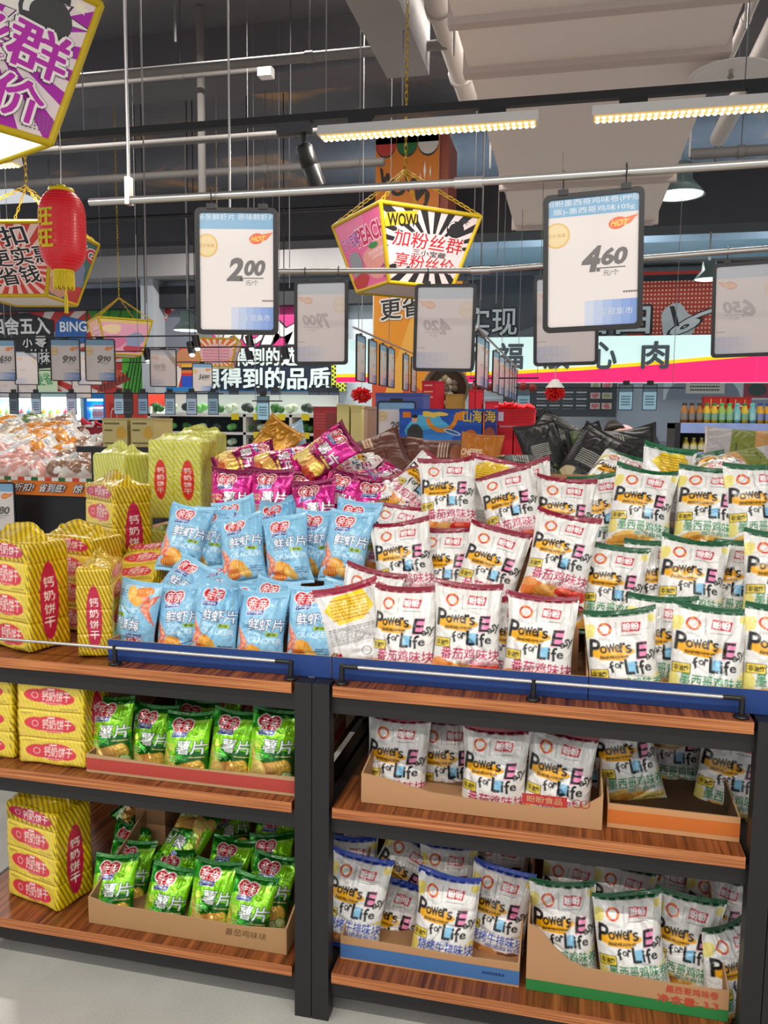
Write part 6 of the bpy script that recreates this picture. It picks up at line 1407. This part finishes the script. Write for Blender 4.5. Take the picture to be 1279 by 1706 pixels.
def blue1():
    A = Art(); A.rect(0, 0, 1, 1, (70, 84, 150)); A.ring(.55, .95, .5, .3, .015, (206, 180, 110), 20, 3.2, 6.2); A.smear(.2, .76, .85, .82, 1, (226, 80, 60), 3); A.rect(.3, .1, .34, .75, (226, 90, 50)); A.blob(.12, .35, .14, .07, (220, 214, 206), 2); A.blob(.7, .12, .2, .06, (226, 90, 60), 5); A.blob(.3, .2, .2, .05, (230, 226, 220), 6); return A
gbox('gift_box', 'blue purple gift box with orange lettering behind the 29 price sheet', (625, 655, 704, 770), 4.1, .2, (70, 84, 150), blue1, cat='gift box', zb=tz)
gbox('gift_box', 'small blue purple gift box with a red banner low behind the brown pouch', (628, 752, 700, 800), 3.85, .2, (70, 84, 150), lambda: Art().rect(0, 0, 1, 1, (70, 84, 160)).rect(.2, .55, .9, .75, (226, 70, 50)).ring(.65, .3, .1, .12, .03, (236, 236, 240), 14), cat='gift box', zb=tz)
price_frame('paper price sheet reading 29 before the blue purple gift box', 660, 712, 3.8, '29', '80', detail=False, group=None, w=.19, h=.25)
def shanhai():
    A = Art(); A.rect(0, 0, 1, 1, (36, 92, 196)); A.blob(.35, .6, .22, .35, (90, 190, 236), 3, .2); A.blob(.45, .3, .3, .2, (60, 140, 226), 5, .2); A.rect(.04, .8, .14, 1, (238, 130, 30))
    A.ring(.52, .85, .2, .4, .05, (240, 150, 40), 16, 3.3, 6.2); A.blob(.42, .88, .12, .08, (250, 214, 90), 4, .3); A.blob(.74, .86, .08, .08, (240, 150, 50), 6, .3); A.ell(.65, .46, .12, .05, (226, 240, 248), 16, -.6); A.ell(.65, .46, .1, .03, (60, 120, 190), 16, -.6)
    A.ell(.19, .76, .036, .09, (226, 180, 150)); A.ell(.19, .83, .037, .045, (30, 28, 28)); A.poly([(.09, .12), (.1, .5), (.16, .64), (.23, .64), (.29, .5), (.3, .12)], (64, 66, 66)); A.poly([(.09, .24), (.28, .2), (.3, .3), (.1, .34)], (226, 180, 150))
    A.ell(.87, .25, .1, .26, (246, 240, 226), 22); A.ell(.87, .38, .075, .15, (232, 112, 36), 20); A.rect(.855, .1, .87, .3, (244, 170, 60)); A.text('山海', .78, .7, 1.0, .98, (250, 214, 60), .02); A.text('海鸭蛋', .34, .12, .64, .26, (230, 180, 150), .02); A.rect(.04, .12, .06, .25, (246, 246, 246)); A.rect(0, 0, 1, .07, (240, 150, 40)); return A
gbox('egg_box', 'wide blue egg gift box with a figure in a dark jacket and yellow characters', (665, 682, 802, 752), 3.7, .18, (36, 92, 196), shanhai, cat='gift box')
gbox('egg_box', 'second blue egg gift box showing only its right end beside the first', (804, 682, 826, 752), 3.7, .18, (36, 92, 196), lambda: Art().rect(0, 0, 1, 1, (44, 60, 140)).rect(0, 0, .12, 1, (236, 120, 50)).ell(.5, .3, .5, .28, (176, 90, 70)).text('海', .15, .7, .95, .98, (240, 200, 60), .02), cat='gift box')
gbox('egg_box', 'blue egg gift box underneath, hidden by the brown pouches', (690, 754, 826, 800), 3.7, .18, (36, 92, 196), cat='gift box', zb=tz)
crat = lambda sd: (lambda: Art().rect(0, 0, 1, 1, (226, 30, 44)).smear(.2, .12, .9, .22, 1, (250, 190, 190), sd).rect(.1, .78, .5, .95, (206, 20, 36)).smear(.15, .4, .8, .7, 3, (196, 16, 34), sd + 4))
gbox('red_crate', 'bright red carton at the lower left of the red stack', (826, 712, 853, 800), 3.75, .2, (226, 30, 44), crat(2), group='red cartons', zb=tz)
gbox('red_crate', 'bright red carton at the lower right of the red stack', (855, 712, 889, 800), 3.75, .2, (226, 30, 44), crat(5), group='red cartons', zb=tz)
gbox('red_crate', 'bright red carton lying across the top of the red stack', (826, 682, 889, 710), 3.75, .2, (226, 30, 44), lambda: Art().rect(0, 0, 1, 1, (226, 30, 44)).rect(.06, .3, .2, .9, (250, 240, 240)).smear(.35, .15, .9, .85, 4, (206, 16, 34), 7), group='red cartons')
rrib = MB(); rr = random.Random(8); q = at(858, 680, 3.85)
for i in range(16): x = rr.uniform(-.09, .09); rrib.tube([(x, 0, 0), (x + rr.uniform(-.03, .03), rr.uniform(-.03, .03), rr.uniform(.01, .025)), (x + rr.uniform(-.05, .05), 0, .0)], .009, 6)
tag(rrib.build('ribbon_bundle', mat('red ribbon', (226, 24, 40), .5), None, q), 'crumpled red ribbon on top of the red cartons', 'ribbon')
# second table further back: round basket and red boxes
YB = 5.3; tz2 = at(740, 682, YB).z
g2 = thing('gift_table', 'far black table carrying the round basket and red boxes', 'display table', (at(760, 690, YB).x, YB, 0))
MB().box(-.5, .6, -.1, .6, tz2 - .04, tz2 - .001).build('table_top', K['black'], g2)
for x in (-.4, .5): MB().box(x - .03, x + .03, .1, .4, 0, tz2 - .04).build('leg', K['black'], g2)
gbox('gift_box', 'tall red box with pale stripes in front of the round basket', (701, 635, 726, 681), YB, .12, (206, 30, 50), lambda: Art().rect(0, 0, 1, 1, (206, 30, 50)).rect(.15, .6, .85, .64, (250, 200, 120)).rect(.15, .4, .85, .44, (250, 200, 120)).smear(.2, .8, .8, .9, 1, (250, 210, 200), 2), yaw=-22, cat='gift box', group='red gift boxes')
gbox('gift_box', 'tall red box right of the round basket, left of two', (781, 649, 791, 681), YB, .12, (206, 24, 44), cat='gift box', group='red gift boxes')
gbox('gift_box', 'tall red box right of the round basket, right of two', (792, 650, 802, 681), YB, .12, (214, 30, 50), cat='gift box', group='red gift boxes')
gbox('gift_box', 'small red box beside the tall red pair', (808, 669, 828, 682), YB, .1, (206, 26, 50), cat='gift box', group='red gift boxes')
gbox('gift_box', 'dull gold box in front of the round basket', (742, 657, 771, 681), YB + .1, .1, (190, 150, 70), cat='gift box')
c = at(742, 647, 5.62); bk = thing('round_basket', 'round woven basket standing on edge with shiny wrapped sweets', 'basket', c)
m = MB(); rim = .155
for k in range(3): m.tube([(rim * (1 - .04 * k) * math.cos(t), .02 * k, rim * (1 - .04 * k) * math.sin(t)) for t in np.linspace(0, 2 * math.pi, 41)], .008, 6, caps=False)
m.build('basket_rim', mat('grey brown cane', (140, 124, 104), .7, noise=.3, scale=60), bk)
m = MB(); m.add([(0, .05, 0)] + [(rim * math.cos(t), .045, rim * math.sin(t)) for t in np.linspace(0, 2 * math.pi, 32, False)], [(0, 1 + i, 1 + (i + 1) % 32) for i in range(32)]); m.build('basket_back', mat('dark weave', (80, 62, 46), .8, noise=.4, scale=80), bk)
m = MB(); rr = random.Random(4)
for i in range(26):
    t, q = rr.uniform(0, 6.3), rr.uniform(0, .11); m.lathe([(0, -.028), (.02, -.016), (.026, 0), (.018, .018), (0, .028)], (q * math.cos(t), rr.uniform(-.02, .02), q * math.sin(t)), 6, rr.choice(((170, 160, 120), (120, 110, 90), (206, 200, 180), (90, 90, 70))), flat=True)
m.build('wrapped_sweets', K['clear'], bk)
def pompom(label, px, py, Y, r, cone):
    c = at(px, py, Y); root = thing('pompom_lantern', label, 'decoration', c, group='red pompoms'); rr = random.Random(int(px)); b = MB()
    for i in range(150):
        u = rr.uniform(-1, 1); t = rr.uniform(0, 6.3); s = math.sqrt(1 - u * u); d = Vector((s * math.cos(t), s * math.sin(t), u * .8)); b.tube([d * r * .4, d * r * rr.uniform(.9, 1.05)], [r * .09, r * .06], 5)
    b.build('pompom', mat('red tinsel', (230, 36, 34), .6), root)
    if cone: MB().lathe([(r * .9, r * .5), (r * .3, r * 1.3), (0, r * 1.3)], n=20).build('white_cone', K['white'], root)
    MB().tube([(0, 0, r * .7), (0, 0, top_at(c.x, c.y) - c.z)], .003, 5).build('cord', K['steel'], root)
pompom('red tinsel pompom above the cream gift boxes', 602, 658, 6.4, .085, False)
pompom('red tinsel pompom under a white cone before the menu board', 924, 655, 6.4, .08, True)
for i, (px, py) in enumerate(((792, 645), (804, 643), (815, 645), (871, 644), (887, 646))):
    c = at(px, py, 7.0); root = thing('paper_lantern', ('small red lantern, left of three above the red boxes', 'small red lantern, middle of three above the red boxes', 'small red lantern, right of three above the red boxes', 'small pale red charm left of the menu board', 'small orange charm left of the menu board')[i], 'lantern', c, group='small hanging lanterns')
    MB().lathe([(0, .035), (.026, .03), (.034, 0), (.026, -.03), (0, -.035)], n=14).build('lantern_body', mat('small lantern', (150, 44, 30), .5, noise=.4, scale=50), root); MB().tube([(0, 0, .03), (0, 0, at(800, 630, 7.0).z - c.z)], .0015, 4).build('cord', K['steel'], root)
z = at(800, 630, 7.0).z; thin_rail('thin black rail with small red lanterns left of the menu board', (at(782, 630, 7).x, 7.0, z), (at(897, 630, 7).x, 7.0, z), drops=[(at(784, 630, 7).x, 7.0, z), (at(895, 630, 7).x, 7.0, z)])
# ------------------------------------------------------------------ bottle shelf on the right
SY = 5.0; sx0 = at(1124, 712, SY).x; sz = at(1200, 706, SY).z; sz2 = at(1160, 754, SY).z
bs = thing('bottle_shelf', 'blue edged shelf unit of bottled drinks at the right edge', 'shelf', (sx0, SY, 0))
for zz in (sz, sz2, .6, .2): MB().box(0, 1.4, 0, .4, zz - .03, zz).build('shelf_board', K['dkgrey'], bs)
for zz in (sz, sz2): MB().box(.03, 1.4, -.012, -.001, zz - .055, zz + .004).build('price_strip', mat('pale blue strip', (150, 170, 226), .4, noise=.25, scale=14), bs)
MB().box(-.0, .03, -.01, .4, 0, sz + .004).build('upright', K['black'], bs); MB().box(.03, 1.4, .38, .4, 0, sz - .03).build('back_panel', K['black'], bs)
kinds = [((170, 110, 40), (40, 30, 24), 'amber drink bottle on the blue edged shelf'), ((226, 190, 40), (40, 120, 60), 'yellow drink bottle with a green cap on the blue edged shelf'), ((150, 190, 90), (60, 160, 90), 'green drink bottle on the blue edged shelf'), ((120, 190, 200), (90, 190, 190), 'pale teal drink bottle on the blue edged shelf'), ((226, 170, 40), (40, 60, 150), 'orange drink bottle with a blue cap on the blue edged shelf'), ((110, 40, 40), (130, 30, 60), 'dark red drink bottle on the blue edged shelf')]
seq = [0, 0, 0, 1, 1, 2, 2, 3, 1, 3, 4, 4, 5, 5, 5, 5]
for j in range(2):
    for i, k in enumerate(seq):
        c, cp, lb = kinds[k]; simple_bottle('drink_bottle', lb, 'bottle', sx0 + .055 + i * .041, SY + .04 + j * .05, sz + .001, .118, .0185, c, cp, 'bottles on the blue edged shelf')
for i in range(3): simple_bottle('drink_bottle', 'dark bottle with a white wrap and yellow cap at the photo edge', 'bottle', sx0 + .74 + i * .055, SY + .05, sz + .001, .15, .025, (70, 44, 36), (240, 226, 60), 'white wrapped bottles on the blue edged shelf')
for i in range(6): simple_bottle('sauce_jar', 'gold capped jar on the lower tier of the blue edged shelf', 'jar', sx0 + .07 + i * .043, SY + .05, sz2 + .001, .085, .02, (200, 176, 70), (220, 206, 130), 'jars on the lower tier')
gbox('gift_box', 'flat red gold edged gift box on the bottle shelf, the left of two', (1172, 661, 1210, 706), SY + .18, .1, (190, 36, 30), lambda: Art().rect(0, 0, 1, 1, (190, 36, 30)).rect(.28, 0, .32, 1, (226, 180, 100)).rect(.7, 0, .74, 1, (226, 180, 100)).smear(.36, .6, .66, .75, 1, (250, 220, 200), 2), cat='gift box', group='red boxes on the bottle shelf')
gbox('gift_box', 'flat red gold edged gift box on the bottle shelf, the right of two', (1213, 662, 1250, 706), SY + .18, .1, (190, 36, 30), lambda: Art().rect(0, 0, 1, 1, (190, 36, 30)).rect(.28, 0, .32, 1, (226, 180, 100)).rect(.7, 0, .74, 1, (226, 180, 100)).smear(.36, .6, .66, .75, 1, (250, 220, 200), 5), cat='gift box', group='red boxes on the bottle shelf')
# meat counter under the menu board
x0, x1, z0, z1 = span(1010, 738, 1400, 800, 9.4); ct = thing('meat_counter', 'grey meat counter in front of the grey blue wall', 'counter', ((x0 + x1) / 2, 9.4, 0)); w = x1 - x0
MB().box(-w / 2, w / 2, 0, .7, 0, z1 - .25).build('counter_base', K['grey'], ct); MB().box(-w / 2, w / 2, .1, .6, z1 - .25, z1).build('display_case', mat('grey mottled trays', (120, 126, 136), .3, noise=.5, scale=12), ct)
# customer bending behind the black pouches
def skin(name, vs, es, rad, m, parent=None, loc=(0, 0, 0), sub=2):
    me = bpy.data.meshes.new(name); me.from_pydata(vs, es, []); o = bpy.data.objects.new(name, me); COL.objects.link(o)
    s = o.modifiers.new('s', 'SKIN'); o.modifiers.new('u', 'SUBSURF').levels = sub; o.modifiers['u'].render_levels = sub
    for i, q in enumerate(me.skin_vertices[0].data): q.radius = (rad[i], rad[i]) if not isinstance(rad[i], tuple) else rad[i]; q.use_root = i == 0
    dg = bpy.context.evaluated_depsgraph_get(); m2 = bpy.data.meshes.new_from_object(o.evaluated_get(dg)); bpy.data.objects.remove(o)
    for p in m2.polygons: p.use_smooth = True
    m2.materials.clear(); m2.materials.append(m); o = bpy.data.objects.new(name, m2); COL.objects.link(o); o.parent = parent; o.location = loc; return o
pc = at(1030, 712, 4.35); hp = at(1027, 697, 4.25)
PV = [(0, .25, .9), (0, .2, 1.12), (0, .08, 1.32), (0, -.04, 1.36), (0, -.12, 1.375), (-.01, -.17, 1.365), (.15, .02, 1.36), (.22, -.02, 1.12), (.18, -.16, .95), (.15, -.22, .9), (-.15, .02, 1.36), (-.22, -.02, 1.12), (-.2, -.16, .95), (-.17, -.22, .9), (.1, .26, .85), (.11, .24, .47), (.11, .27, .03), (.11, .14, -.015), (-.1, .26, .85), (-.11, .24, .47), (-.11, .27, .03), (-.11, .14, -.015)]
PE = [(0, 1), (1, 2), (2, 3), (3, 4), (4, 5), (2, 6), (6, 7), (7, 8), (8, 9), (2, 10), (10, 11), (11, 12), (12, 13), (0, 14), (14, 15), (15, 16), (16, 17), (0, 18), (18, 19), (19, 20), (20, 21)]
PR = [.12, .13, .12, .06, .085, .08, .06, .045, .035, .03, .06, .045, .035, .03, .09, .06, .045, .035, .09, .06, .045, .035]
off = Vector((pc.x, 4.35, hp.z - 1.47))
off.z = .04
pb = skin('person', PV, PE, PR, mat('skin', (206, 160, 140), .5), None, off); tag(pb, 'person in a navy jacket with dark tied hair bending behind the black pouches', 'person')
skin('jacket', [PV[i] for i in (0, 1, 2, 6, 7, 8, 10, 11, 12)], [(0, 1), (1, 2), (2, 3), (3, 4), (4, 5), (2, 6), (6, 7), (7, 8)], [.14, .15, .14, .075, .06, .05, .075, .06, .05], mat('navy cloth', (32, 42, 66), .8), pb)
skin('trousers', [PV[i] for i in (0, 14, 15, 16, 18, 19, 20)], [(0, 1), (1, 2), (2, 3), (0, 4), (4, 5), (5, 6)], [.135, .1, .075, .06, .1, .075, .06], mat('dark trousers', (40, 40, 46), .8), pb)
skin('hair', [(-.035, -.05, 1.47), (-.03, -.09, 1.44), (-.02, -.14, 1.4)], [(0, 1), (1, 2)], [.03, .045, .085], mat('dark hair', (30, 24, 22), .5), pb)
skin('scarf', [(-.03, -.04, 1.415), (.03, -.04, 1.42), (.08, -.03, 1.4)], [(0, 1), (1, 2)], [.045, .05, .035], mat('pink scarf', (226, 180, 182), .8), pb)
